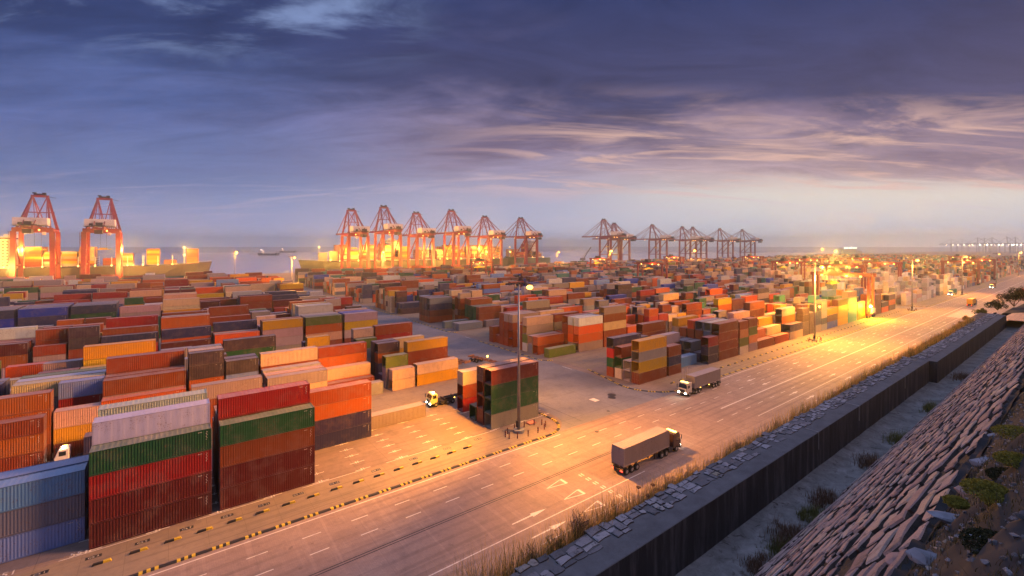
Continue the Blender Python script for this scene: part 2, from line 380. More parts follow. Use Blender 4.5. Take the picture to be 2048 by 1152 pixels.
# zebra-like hatching on the far part of the road
for a in range(14): stripe(318+a*3.2, 319.6+a*3.2, 38+a*0.3, 50)
mk.build('road_markings', WHITE)['kind'] = 'structure'
jt = MB()
for y in (52.55, 52.95): jt.add([(-60, y-0.07, 0.017), (62, y-0.07, 0.017), (62, y+0.07, 0.017), (-60, y+0.07, 0.017)], [(0, 1, 2, 3)])
for x, y0_, y1_ in ((68, 66, 90), (93, 66, 88)): jt.add([(x, y0_, 0.017), (x+0.12, y0_, 0.017), (x+0.12, y1_, 0.017), (x, y1_, 0.017)], [(0, 1, 2, 3)])
jt.build('road_joints', BLACK)['kind'] = 'structure'
# bay corner marks and numbers on the yard
mk = MB()
for x in [-7.5+13.1*i for i in range(0, 6)]:
    for xx in (x-0.3, x+6.2):
        for r in range(6):
            y = 73.3+2.85*r
            stripe(xx-0.9, xx+1.5, y-0.24, y-0.10, 0.020)
            for q in (0, 0.35): stripe(xx+q, xx+q+0.16, y-0.45, y+0.25, 0.021)
for x in range(-10, 60, 13): stripe(x, x+9, 72.75, 72.87, 0.020)
mk.build('bay_markings', WHITE)['kind'] = 'structure'
mk = MB()
for x0, x1 in ((66.6, 66.9), (94.2, 94.4)):
    for q in range(40): stripe(x0, x1, 95+q*14, 99+q*14, 0.022)
stripe(79, 80.6, 72, 74, 0.022)
mk.build('cross_road_markings', WHITE)['kind'] = 'structure'
def ground_text(txt, x, y, size, mat, rz=0):
    cu = bpy.data.curves.new('bay_number', 'FONT'); cu.body = txt; cu.size = size; cu.align_x = 'CENTER'; cu.fill_mode = 'FRONT'
    cu.materials.append(mat); o = bpy.data.objects.new('bay_number', cu); COL.objects.link(o)
    o.location = (x, y, 0.024); o.rotation_euler = (0, 0, rz); o['kind'] = 'structure'; return o
mk = MB()
for i in range(13):
    x = -11.3+i*4.4 if i < 7 else -11.3+i*6.5-14
    y = 71.2
    mk.add([(x-0.72, y-0.14, 0.018), (x+0.72, y-0.14, 0.018), (x+0.72, y+0.5, 0.018), (x-0.72, y+0.5, 0.018)], [(0, 1, 2, 3)])
    ground_text('C5 %d' % (i*2+1 if i else 1), x, y, 0.5, WHITE)
mk.build('number_panels', BLACK)['kind'] = 'structure'
ground_text('51', -14.0, 73.0, 1.3, WHITE); ground_text('55', -8.6, 72.9, 1.2, WHITE)

# kerbs with black and yellow bars
def kerb(path):
    kb = MB(); d = 0.0
    for (a, b) in zip(path[:-1], path[1:]):
        a, b = Vector((*a, 0)), Vector((*b, 0)); Ls = (b-a).length; u = (b-a)/Ls; n = Vector((-u.y, u.x, 0)); x = 0.0
        while x < Ls-1e-6:
            ph = d % 3.4
            lim = [(0.35, 1), (0.7, 0), (1.05, 1), (1.4, 0), (1.75, 1), (3.4, 0)]
            for e, mi in lim:
                if ph < e-1e-4: break
            st = min(max(e-ph, 0.002), Ls-x); p, q = a+u*x, a+u*(x+st)
            hgt = 0.16 if mi else 0.13
            vs = []
            for c in (p, q):
                for w, z in ((-0.28, 0.002), (-0.22, hgt), (0.22, hgt), (0.28, 0.002)): vs.append((c.x+n.x*w, c.y+n.y*w, z))
            kb.add(vs, [(0, 4, 5, 1), (1, 5, 6, 2), (2, 6, 7, 3), (0, 1, 2, 3), (7, 6, 5, 4)], mi); x += st; d += st
    o = kb.build('kerb', [BLACK, YELLOW]); o['kind'] = 'structure'
def arc(cx, cy, r, a0, a1, n=8): return [(cx+r*cos(R(a0+(a1-a0)*i/n)), cy+r*sin(R(a0+(a1-a0)*i/n))) for i in range(n+1)]
kerb([(-40, 64.6)]+arc(58, 70.6, 6, -90, 0)+[(64, 90)])
kerb([(98, 92), (96.4, 86)]+arc(103, 74.5, 9.6, 165, 270)[0:]+[(338, 64.9)])
kerb([(356, 90)]+arc(362, 70.6, 6, 180, 270)+[(690, 64.6)])
for k in range(5):
    y0 = 108.0+58.5*k
    kerb(list(reversed(arc(97, y0+1.5, 3, 180, 270, 4)))[:-1]+[(93.8, y0+3), (94.2, y0+37)])
    kerb([(66.5, y0+1), (66.5, y0+36)])

# low black-and-yellow guard blocks along the crane runways
def guard_proto():
    b = MB(); b.prism([(-0.9, 0), (0.1, 0), (0.1, 0.22), (-0.75, 0.24)], -0.13, 0.13)
    o = b.build('guard_block', BLACK)
    y = MB(); y.prism([(0.1, 0.004), (0.85, 0.004), (0.72, 0.26), (0.1, 0.24)], -0.135, 0.135); y.build('striped_end', YELLOW, o)
    return o
gp = None; xs = [-6+3.25*i for i in range(16)]+[106+4.2*i for i in range(52)]
for i, x in enumerate(xs):
    if gp is None: gp = guard_proto(); o = gp
    else: o = copy_tree(gp)
    o.location = (x, 69.4, 0.014)
    tag(o, 'low guard block, half black and half yellow, in the row on the runway edge', 'guard block', 'guard blocks along the crane runway')

# ------------------------------------------------------------------ containers
PAL0 = dict(m=(0.105, 0.022, 0.020), r=(0.27, 0.030, 0.025), g=(0.015, 0.08, 0.035), G=(0.13, 0.15, 0.045), W=(0.60, 0.58, 0.62), w=(0.50, 0.47, 0.46),
           c=(0.62, 0.44, 0.30), y=(0.60, 0.33, 0.03), o=(0.60, 0.13, 0.02), b=(0.035, 0.035, 0.085), B=(0.02, 0.06, 0.30), l=(0.22, 0.31, 0.52),
           t=(0.33, 0.27, 0.25), n=(0.24, 0.062, 0.028), k=(0.065, 0.042, 0.052), p=(0.46, 0.33, 0.31), a=(0.06, 0.20, 0.17), s=(0.20, 0.20, 0.23), O=(0.42, 0.12, 0.03))
PAL = {k: tuple(max(0.008, (sum(v)/3+(x-sum(v)/3)*1.28)*0.84) for x in v) for k, v in PAL0.items()}
CNAME = dict(m='maroon', r='red', g='dark green', G='olive green', W='smooth white', w='off-white', c='cream', y='yellow', o='bright orange', b='navy',
             B='blue', l='pale blue-grey', t='taupe grey', n='rust brown', k='dark plum', p='pinkish grey', a='teal', s='slate grey', O='burnt orange')
LOTS = []     # [x0, length, y0, z0, height, colour, meta]
PITCH = 2.85
def stack(x0, y0, cols, L40=True, meta=None):
    z = 0.02; ln = 12.19 if L40 else 6.06; i = 0; n = 0
    total = len(cols.replace("'", ''))
    while i < len(cols):
        c = cols[i]; low = i+1 < len(cols) and cols[i+1] == "'"
        h = 2.591 if low else 2.896; i += 2 if low else 1; n += 1
        LOTS.append([x0, ln, y0, z, h-0.012, c, (*(meta or (0, 0, 0, 0)), n, total)]); z += h
    return z
PALL = 'nnnnnnmmmmttttpppcccyyoOOkkbbggGWwrrln'
PALR = 'nnnnnmmmkkkkttttbbbOOooyywwccggGBrplanst'
REEF = 'wwwwWWWcpps'
BLUES = 'bbbbBbkBbag'
def pick(pal, prev):
    return prev if (prev and random.random() < 0.33) else random.choice(pal)
EXP = {}   # explicit stacks: (side, block, row, bay) -> list of (dx, cols, is40) ; '' = empty
def E_(side, blk, row, bay, *items): EXP[(side, blk, row, bay)] = items
# blocks in t: block 0 front row; then pairs every 58.5 m
BL = [73.3]+[y for k in range(10) for y in (107.6+58.5*k, 127.2+58.5*k)]
BR = [73.8]+[y for k in range(10) for y in (108.8+58.5*k, 128.2+58.5*k)]
# ---- left half, bay n starts at LX0 + 13.1*n ; bay 0 = next to the cross road, counted leftwards
LXS = 50.6
def lx(b): return LXS-13.05*b
F4 = True
# L block 0 (front)
E_('L', 0, 0, 0, (0, 'tggm', 1)); E_('L', 0, 1, 0, (0, 'mnnk', 1)); E_('L', 0, 2, 0, (0, 'g', 1)); E_('L', 0, 3, 0); E_('L', 0, 4, 0, (0.4, 'rnc', 1)); E_('L', 0, 5, 0)
for r in range(6): E_('L', 0, r, 1)
E_('L', 0, 5, 1, (-6.2, "t'", 1))
for r in range(6): E_('L', 0, r, 2)
E_('L', 0, 4, 2, (-5.9, "b'b'O'n'", 1)); E_('L', 0, 5, 2, (-5.9, "b'n'n'", 1))
E_('L', 0, 0, 3, (-5.8, 'mmng', 1)); E_('L', 0, 1, 3, (-5.8, 'mmnnr', 1)); E_('L', 0, 2, 3, (-5.8, 'mnnt', 1)); E_('L', 0, 3, 3, (-5.8, "nn'tn", 1)); E_('L', 0, 4, 3, (-5.8, 'nmn', 1)); E_('L', 0, 5, 3)
E_('L', 0, 0, 4, (-5.9, 'mmrg', 1)); E_('L', 0, 1, 4, (-5.9, "mm'ngW", 1)); E_('L', 0, 2, 4, (-5.9, "nn'rm", 1)); E_('L', 0, 3, 4, (-5.9, "nn'nnw", 1)); E_('L', 0, 4, 4, (-5.9, 'nmn', 1)); E_('L', 0, 5, 4)
E_('L', 0, 0, 5); E_('L', 0, 1, 5, (-5.7, 'lsl', 1)); E_('L', 0, 2, 5, (-5.7, 'lll', 1))
for r in (3, 4, 5): E_('L', 0, r, 5)
for b in (6, 7, 8):
    for r in range(6): E_('L', 0, r, b)
E_('L', 0, 1, 6, (-5.7, 'lst', 1))
# L block 1 (second)
E_('L', 1, 0, 0, (0.5, "yc'", 1)); E_('L', 1, 1, 0); E_('L', 1, 2, 0, (0.4, "n'n'n'y'", 1)); E_('L', 1, 3, 0, (0.4, "nG", 1)); E_('L', 1, 4, 0); E_('L', 1, 5, 0)
E_('L', 1, 0, 1, (6.9, "c'c'", 0)); E_('L', 1, 1, 1, (6.3, "s's'G", 0)); E_('L', 1, 2, 1, (6.3, "b", 0)); E_('L', 1, 3, 1, (6.4, "b'b'n'k'", 0)); E_('L', 1, 4, 1, (6.4, "k'k'k'k'", 0)); E_('L', 1, 5, 1, (0, "o", 1))
E_('L', 1, 0, 2, (5.4, "t", 1)); E_('L', 1, 1, 2); E_('L', 1, 2, 2, (5.3, "n", 1)); E_('L', 1, 3, 2, (5.3, "oc", 1)); E_('L', 1, 4, 2, (5.3, "n'nO'n'", 1)); E_('L', 1, 5, 2, (5.3, "nns", 1))
E_('L', 1, 0, 3, (5.3, "t'ct'", 1)); E_('L', 1, 1, 3, (5.3, "n'cc'", 1)); E_('L', 1, 2, 3, (5.3, "nnw'", 1)); E_('L', 1, 3, 3, (5.3, "nnnc", 1)); E_('L', 1, 4, 3, (5.3, "bbn", 1)); E_('L', 1, 5, 3, (5.3, "ns", 1))
E_('L', 1, 0, 4, (5.2, "nnt", 1)); E_('L', 1, 1, 4, (5.2, "nb", 1)); E_('L', 1, 2, 4, (5.0, "nnOkk'", 0), (11.4, "bblk", 0)); E_('L', 1, 3, 4, (5.0, "nnnnc'", 0), (11.4, "bbnb", 0))
E_('L', 1, 4, 4, (5.0, "nnsts'", 0), (11.4, "bbn", 0)); E_('L', 1, 5, 4, (5.0, "nns", 0), (11.4, "nnk", 0))
E_('L', 1, 0, 5, (5.2, "nno", 1)); E_('L', 1, 1, 5, (5.2, "nntn", 1)); E_('L', 1, 2, 5, (5.2, "nnnn", 1)); E_('L', 1, 3, 5, (5.2, "nOnnn", 1)); E_('L', 1, 4, 5, (5.2, "nnnt", 1)); E_('L', 1, 5, 5, (5.2, "rnn", 1))
E_('L', 1, 0, 6, (-0.2, "nOOO", 1), (12.3, "n'y'c", 0)); E_('L', 1, 1, 6, (5.9, "b'", 0)); E_('L', 1, 2, 6, (12.1, "nrrl", 0)); E_('L', 1, 3, 6, (5.8, "nntc", 1)); E_('L', 1, 4, 6, (5.8, "nncW", 1)); E_('L', 1, 5, 6, (5.8, "nnkG", 1))
E_('L', 1, 0, 7, (0.1, "nnn", 1)); E_('L', 1, 1, 7, (5, "nnn", 1)); E_('L', 1, 2, 7, (5, "nnnb", 1)); E_('L', 1, 3, 7, (5, "nkb", 1)); E_('L', 1, 4, 7, (5, "nnab", 1)); E_('L', 1, 5, 7, (5, "nbks", 1))
# L block 2 (third): mostly low beside the cross road
for b in range(0, 4):
    for r in range(6): E_('L', 2, r, b)
E_('L', 2, 0, 0, (0, "nyc", 1)); E_('L', 2, 1, 0, (0, "t", 1)); E_('L', 2, 3, 0, (0, "nnrn", 1)); E_('L', 2, 4, 0, (0, "nn", 1))
E_('L', 2, 2, 1, (6.4, "tsG", 0)); E_('L', 2, 3, 1, (0.2, "n'c'", 0), (6.4, "nnkc'", 0)); E_('L', 2, 3, 2, (6.6, "s'n'y'y'", 0)); E_('L', 2, 4, 2, (6.2, "nbb", 0))
E_('L', 2, 1, 2, (6.2, "l", 0)); E_('L', 2, 2, 2, (0, "ls", 0))
E_('L', 2, 4, 3, (0, "nggk", 1)); E_('L', 2, 3, 3, (0, "nn", 1)); E_('L', 2, 5, 3, (0, "nno", 1)); E_('L', 2, 2, 3, (0, "nk", 1))
# L block 3
E_('L', 3, 0, 0, (0, "npyp", 1)); E_('L', 3, 0, 1, (0, "ncOG", 1)); E_('L', 3, 0, 2, (0, "tppy", 1)); E_('L', 3, 0, 3, (0, "nno", 1))
E_('L', 3, 2, 3, (0, "nnob", 1)); E_('L', 3, 1, 0, (0, "nnnB", 1)); E_('L', 3, 2, 0, (0, "nnnB", 1)); E_('L', 3, 1, 1, (0, "nnns", 1)); E_('L', 3, 2, 1, (0, "nnnt", 1)); E_('L', 3, 1, 2, (0, "nnnn", 1))
for r in range(6):
    E_('L', 4, r, 5); E_('L', 4, r, 6) if r < 4 else None
for r in range(0, 5):
    for b in (6, 7, 8, 9): E_('L', 5, r, b, (0, random.choice(['bbbBb', 'bBbbB', 'kbbgb', 'bbBBb', 'bkbab']), 1))
# ---- right half, bay n starts at 97.7 + 13.1 n
E_('R', 0, 0, 0, (0, "nyt'y", 1)); E_('R', 0, 1, 0, (0, "ww'", 1)); E_('R', 0, 2, 0, (0, "wgn", 1)); E_('R', 0, 3, 0, (0, "n'g'r'b", 1)); E_('R', 0, 4, 0); E_('R', 0, 5, 0)
E_('R', 0, 0, 1, (0.1, "n'b'n", 0)); E_('R', 0, 1, 1, (6.8, "l", 1)); E_('R', 0, 2, 1, (0.1, "nnt", 0)); E_('R', 0, 3, 1, (6.8, "nmp", 1)); E_('R', 0, 4, 1, (0.3, "nnb", 0)); E_('R', 0, 5, 1, (7.5, "nnmn", 1))
E_('R', 0, 0, 2, (7.6, "k'k'r", 0)); E_('R', 0, 1, 2, (7.6, 'b', 0)); E_('R', 0, 2, 2, (7.6, "ks", 0)); E_('R', 0, 3, 2, (7.6, "bs", 0)); E_('R', 0, 4, 2); E_('R', 0, 5, 2, (7.6, 'bc', 0))
E_('R', 0, 0, 3, (0.9, "nnnn", 1)); E_('R', 0, 1, 3, (0.9, "nnsw", 1)); E_('R', 0, 2, 3, (0.9, "nbns", 1)); E_('R', 0, 3, 3, (0.9, "nnno", 1)); E_('R', 0, 4, 3, (0.9, "npn", 1)); E_('R', 0, 5, 3, (0.9, "nncy", 1))
E_('R', 0, 0, 4, (0.9, "t'Gn'n", 0), (7.4, "tn'Gn", 0)); E_('R', 0, 1, 4, (0.9, "t'Gn'n", 0), (7.4, "tn'G", 0)); E_('R', 0, 2, 4, (0.9, "nno", 1)); E_('R', 0, 3, 4, (0.9, "nnn", 1)); E_('R', 0, 4, 4, (0.9, 'nnnp', 0)); E_('R', 0, 5, 4)
E_('R', 0, 0, 5, (0.9, "n", 1)); E_('R', 0, 1, 5, (0.9, "nn", 1)); E_('R', 0, 2, 5, (0.9, "nnO", 1)); E_('R', 0, 3, 5, (0.9, "nncc", 1)); E_('R', 0, 4, 5); E_('R', 0, 5, 5, (0.9, 'nnnp', 0))
E_('R', 0, 0, 6, (0.9, "n", 1)); E_('R', 0, 1, 6, (0.9, "nc", 1)); E_('R', 0, 2, 6, (0.9, "nny", 1))
E_('R', 0, 0, 7, (0.9, "tb", 1)); E_('R', 0, 1, 7, (0.9, "nbOt", 1)); E_('R', 0, 2, 7, (0.9, "nO", 1))
E_('R', 1, 0, 0, (0, "G", 1)); E_('R', 1, 1, 0); E_('R', 1, 2, 0, (0, "nO", 1)); E_('R', 1, 3, 0, (0, "sp", 1)); E_('R', 1, 4, 0, (0, "wGtp", 1)); E_('R', 1, 5, 0, (0.2, "nnn", 1))
E_('R', 1, 0, 1, (0.4, "tooW", 1)); E_('R', 1, 1, 1, (0.4, "tooW", 1)); E_('R', 1, 2, 1, (0.4, "nnnn", 1)); E_('R', 1, 3, 1, (0.4, "nn", 1)); E_('R', 1, 4, 1, (0, "nntn", 1)); E_('R', 1, 5, 1, (0, "nny", 1))
E_('R', 1, 0, 2, (0.2, "nncnt'", 1)); E_('R', 1, 1, 2, (0, "nno", 1)); E_('R', 1, 2, 2, (0, "nnoy", 1)); E_('R', 1, 3, 2, (0, "nnoo", 1)); E_('R', 1, 0, 3, (0.2, "no", 1)); E_('R', 1, 1, 3, (0, 'yO', 0)); E_('R', 1, 2, 3, (0, "noo", 1)); E_('R', 1, 3, 3, (0, "nboo", 1))
E_('R', 2, 0, 0, (0, "nnnt", 1)); E_('R', 2, 1, 0, (0, "nnnt", 1)); E_('R', 2, 2, 0, (0, "nnnn", 1)); E_('R', 2, 3, 0, (0.4, "n", 0)); E_('R', 2, 4, 0, (-0.6, "nn", 0)); E_('R', 2, 5, 0)
for b in range(1, 3):
    for r in range(3): E_('R', 2, r, b, (0, random.choice(["nto", "nnyo", "npt", "cppc", "nno"]), 1))
E_('R', 3, 0, 0, (1, "s", 1), ); E_('R', 3, 1, 0, (1, "s", 1)); E_('R', 3, 2, 0); E_('R', 3, 3, 0, (-1, "s", 1)); E_('R', 3, 4, 0); E_('R', 3, 5, 0)
E_('R', 3, 0, 1, (2, "s", 1)); E_('R', 3, 1, 1, (0, "nnn", 1)); E_('R', 3, 2, 1, (0, "ggg", 1)); E_('R', 3, 3, 1, (0, "ggg", 1)); E_('R', 3, 4, 1, (1, "ng'gn", 1)); E_('R', 3, 5, 1, (1, 'nggn', 1))
E_('R', 4, 3, 0, (0, "nmbk", 1)); E_('R', 4, 4, 0, (0, "nmkk", 1)); E_('R', 4, 5, 0, (0, "nmmk", 1)); E_('R', 4, 0, 0); E_('R', 4, 1, 0); E_('R', 4, 2, 0, (0, "nmbs", 1))
E_('R', 5, 0, 0, (0, "kb", 1)); E_('R', 5, 1, 0, (0, "kb", 1)); E_('R', 5, 3, 0, (-1.5, "ccc", 0), (5, "cBB", 0)); E_('R', 5, 4, 0, (-1.5, "cccy", 0)); E_('R', 5, 5, 0, (-1.5, "cmc", 0))

def in_view(x, y, marg=0.10):
    D = CU*x+SU*y; X = SU*x-CU*y
    return D > 8 and -1.1315-marg < X/D < 1.1315+marg
def fill_block(side, bi, y0, x_start, nb, far):
    if y0 > 470: return
    for b in range(nb):
        x0 = lx(b) if side == 'L' else x_start+13.1*b
        if not (in_view(x0, y0, 0.08) or in_view(x0+12, y0+17, 0.08)): continue
        D = CU*x0+SU*y0
        if D > 1500: continue
        pal = PALL if side == 'L' else PALR
        if side == 'Q': pal = REEF if (y0 < 205 and x0 < 560) else PALR
        if bi >= 3 and (b//5+bi) % 4 == 0: pal = pal+'ttpcnnww'
        base = 4.0 if side == 'L' else 3.7
        if side == 'R' and bi >= 7: base = 3.6
        bh = base+random.uniform(-0.7, 0.6)
        if side == 'Q' and y0 < 205: bh = random.choice([1, 2, 3, 4, 4])
        sub = [random.choice(pal) for _ in range(3)]
        split = random.random() < 0.24
        if random.random() < 0.035 and D > 120: bh = 0.6
        for r in range(6):
            key = (side, bi, r, b); y = y0+PITCH*r
            if key in EXP:
                for k, (dx, cols, f) in enumerate(EXP[key]): stack(x0+dx, y, cols, f, (side, bi, r, b))
                continue
            if side == 'Q' and y0 < 100 and r == 0: pass
            for dx, f in (((0.2, 0), (6.7, 0)) if (split or side == 'Q' and y0 < 205 and random.random() < 0.3) else ((random.uniform(-0.1, 0.2), 1),)):
                h = max(0, min(5, int(round(bh+random.gauss(0, 0.75)))))
                if random.random() < 0.05: h = random.choice([0, 1, 2])
                prev = None; cols = ''
                low = random.random() < 0.3
                for k in range(h):
                    prev = pick(sub if random.random() < 0.66 else pal, prev); cols += prev+("'" if low or random.random() < 0.12 else '')
                if cols: stack(x0+dx, y, cols, f, (side, bi, r, b))
for bi, y0 in enumerate(BL): fill_block('L', bi, y0, 0, 30, False)
E_('L', 1, -1, 7)
stack(-28.3, 104.6, "nOn'", 1, ('L', 1, 0, 6)); LOTS[-1][6] = ('L', 1, -1, 6, 3, 3)
for bi, y0 in enumerate(BR): fill_block('R', bi, y0, 97.7, 18, False)
for bi, y0 in enumerate(BR): fill_block('Q', bi, y0, 356.0, 95, True)
random.seed(11)
LAND_LOTS = len(LOTS)

# ship cargo goes in as well (rows on deck, long side along the ship)
def deck_stack(x, y, z, n, pal, ln=12.19):
    for k in range(n): LOTS.append([x, ln, y, z+2.6*k, 2.58, random.choice(pal), None])
SHIPPAL = 'yyocccOOnywrt'
def load_ship(x0, bays, y0, rows, z, hmin, hmax, skip=()):
    for i in range(bays):
        if i in skip: continue
        h = random.randint(hmin, hmax)
        for r in range(rows):
            if r in (0, 1, 2, rows-1): deck_stack(x0+13.6*i, y0+2.5*r, z, max(1, h-(random.random() < 0.3)), SHIPPAL)
            else: LOTS.append([x0+13.6*i, 12.19, y0+2.5*r, z, 2.6*h-0.1, random.choice(SHIPPAL), None])

# ------------------------------------------------------------------ container builders
def corr_line(x0, x1, pitch, depth):
    pts = []; n = max(2, int(round((x1-x0)/pitch))); p = (x1-x0)/n
    for i in range(n):
        a = x0+p*i; pts += [(a+p*0.08, 0.0), (a+p*0.36, 0.0), (a+p*0.5, depth), (a+p*0.86, depth)]
    pts = [(x0, 0.0)]+pts+[(x1, 0.0)]; return pts
def container_meshes(ln, h, smooth=False):
    w = 2.438; b = MB(); hx = ln/2; ins = 0.05; z0 = 0.16; z1 = h-0.10
    for sgn in (-1, 1):
        pts = corr_line(-hx+0.12, hx-0.12, 0.29 if not smooth else 1.2, 0.045 if not smooth else 0.008)
        vs = []
        for x, d in pts:
            y = sgn*(w/2-ins*0.3-d)
            vs += [(x, y, z0), (x, y, z1)]
        fs = [(2*i, 2*i+2, 2*i+3, 2*i+1) if sgn < 0 else (2*i, 2*i+1, 2*i+3, 2*i+2) for i in range(len(pts)-1)]
        b.add(vs, fs)
    pts = corr_line(-hx+0.12, hx-0.12, 0.55, 0.02 if not smooth else 0.006); vs = []
    for x, d in pts: vs += [(x, -w/2+0.08, h-0.035-d), (x, w/2-0.08, h-0.035-d)]
    b.add(vs, [(2*i, 2*i+2, 2*i+3, 2*i+1) for i in range(len(pts)-1)])
    pts = corr_line(-w/2+0.12, w/2-0.12, 0.27, 0.045 if not smooth else 0.01); vs = []
    for y, d in pts: vs += [(hx-0.03-d, y, z0), (hx-0.03-d, y, z1)]
    b.add(vs, [(2*i, 2*i+2, 2*i+3, 2*i+1) for i in range(len(pts)-1)])
    b.add([(-hx+0.12, -w/2+0.1, z0), (hx-0.12, -w/2+0.1, z0), (hx-0.12, w/2-0.1, z0), (-hx+0.12, w/2-0.1, z0)], [(0, 3, 2, 1)])
    body = b.mesh('container_body', PAINT)
    f = MB()
    for sx in (-1, 1):
        for sy in (-1, 1):
            f.box((sx*(hx-0.07), sy*(w/2-0.07), h/2), (0.14, 0.14, h-0.30))
            for zc in (0.06, h-0.06): f.box((sx*(hx-0.089), sy*(w/2-0.081), zc), (0.178+0.008, 0.162+0.008, 0.12))
        f.box((sx*(hx-0.06), 0, h-0.06), (0.10, w-0.34, 0.11)); f.box((sx*(hx-0.06), 0, 0.10), (0.10, w-0.34, 0.15))
    for sy in (-1, 1):
        f.box((0, sy*(w/2-0.045), h-0.05), (ln-0.36, 0.07, 0.085)); f.box((0, sy*(w/2-0.045), 0.10), (ln-0.36, 0.08, 0.155))
    frame = f.mesh('container_frame', PAINT)
    d = MB(); y0, y1 = 0.01, w/2-0.15
    d.bx(-hx+0.02, -hx+0.07, y0, y1, 0.19, h-0.13)
    for zc in (0.5, 1.1, 1.7, 2.2): d.bx(-hx+0.008, -hx+0.02, y0+0.06, y1-0.06, zc-0.12, zc+0.12)
    door = d.mesh('container_door', PAINT)
    l = MB()
    for y in (0.28, 0.82):
        l.cyl((-hx-0.012, y, 0.14), (-hx-0.012, y, h-0.12), 0.018, n=5); l.box((-hx-0.02, y+0.1, 1.15), (0.02, 0.28, 0.04))
    rod = l.mesh('door_lock_bars', STEEL)
    mkx = MB(); yy = -w/2-0.006; rnd = random.Random(5)
    for k in range(6):
        x = hx-0.55-0.09*(k % 2); z = h-0.42-0.2*k
        mkx.add([(x, yy, z), (x+0.07, yy, z), (x+0.07, yy, z+0.11), (x, yy, z+0.11)], [(0, 1, 2, 3)])
    for k in range(4 if ln > 8 else 2):
        x = hx-1.5+0.12*k; z = h-0.36
        mkx.add([(x, yy, z), (x+0.07, yy, z), (x+0.07, yy, z+0.09), (x, yy, z+0.09)], [(0, 1, 2, 3)])
    mark = mkx.mesh('side_marks', WHITE)
    return dict(body=body, frame=frame, door=door, rod=rod, mark=mark)
CM = {}
def cmesh(ln, h, sm):
    k = (ln > 8, h > 2.7, sm)
    if k not in CM: CM[k] = container_meshes(12.19 if k[0] else 6.06, 2.884 if k[1] else 2.579, sm)
    return CM[k]
ORD = ['', 'front', 'second', 'third', 'fourth', 'fifth', 'sixth', 'seventh', 'eighth', 'ninth', 'tenth', 'eleventh', 'twelfth', 'thirteenth', 'fourteenth', 'fifteenth', 'sixteenth', 'seventeenth', 'eighteenth', 'nineteenth', 'twentieth']
TIER = ['', 'ground-level', 'second-tier', 'third-tier', 'fourth-tier', 'fifth-tier']
def clabel(L, half):
    side, bi, r, b, n, tot = L[6]
    size = 'long' if L[1] > 8 else ('short '+half)
    bay = 'first' if b == 0 else ORD[b+1]
    row = ORD[r+1]+' row'
    blk = {'0': 'front block'}.get(str(bi), ORD[bi+1]+' block')
    where = {'L': 'left of', 'R': 'right of', 'Q': 'beyond'}[side]
    if side == 'Q': return '%s %s %s container, %s, %s bay past far cross road, %s' % (TIER[n], CNAME[L[5]], size, row, bay, blk)
    return '%s %s %s container, %s, %s bay %s cross road, %s' % (TIER[n], CNAME[L[5]], size, row, bay, where, blk)
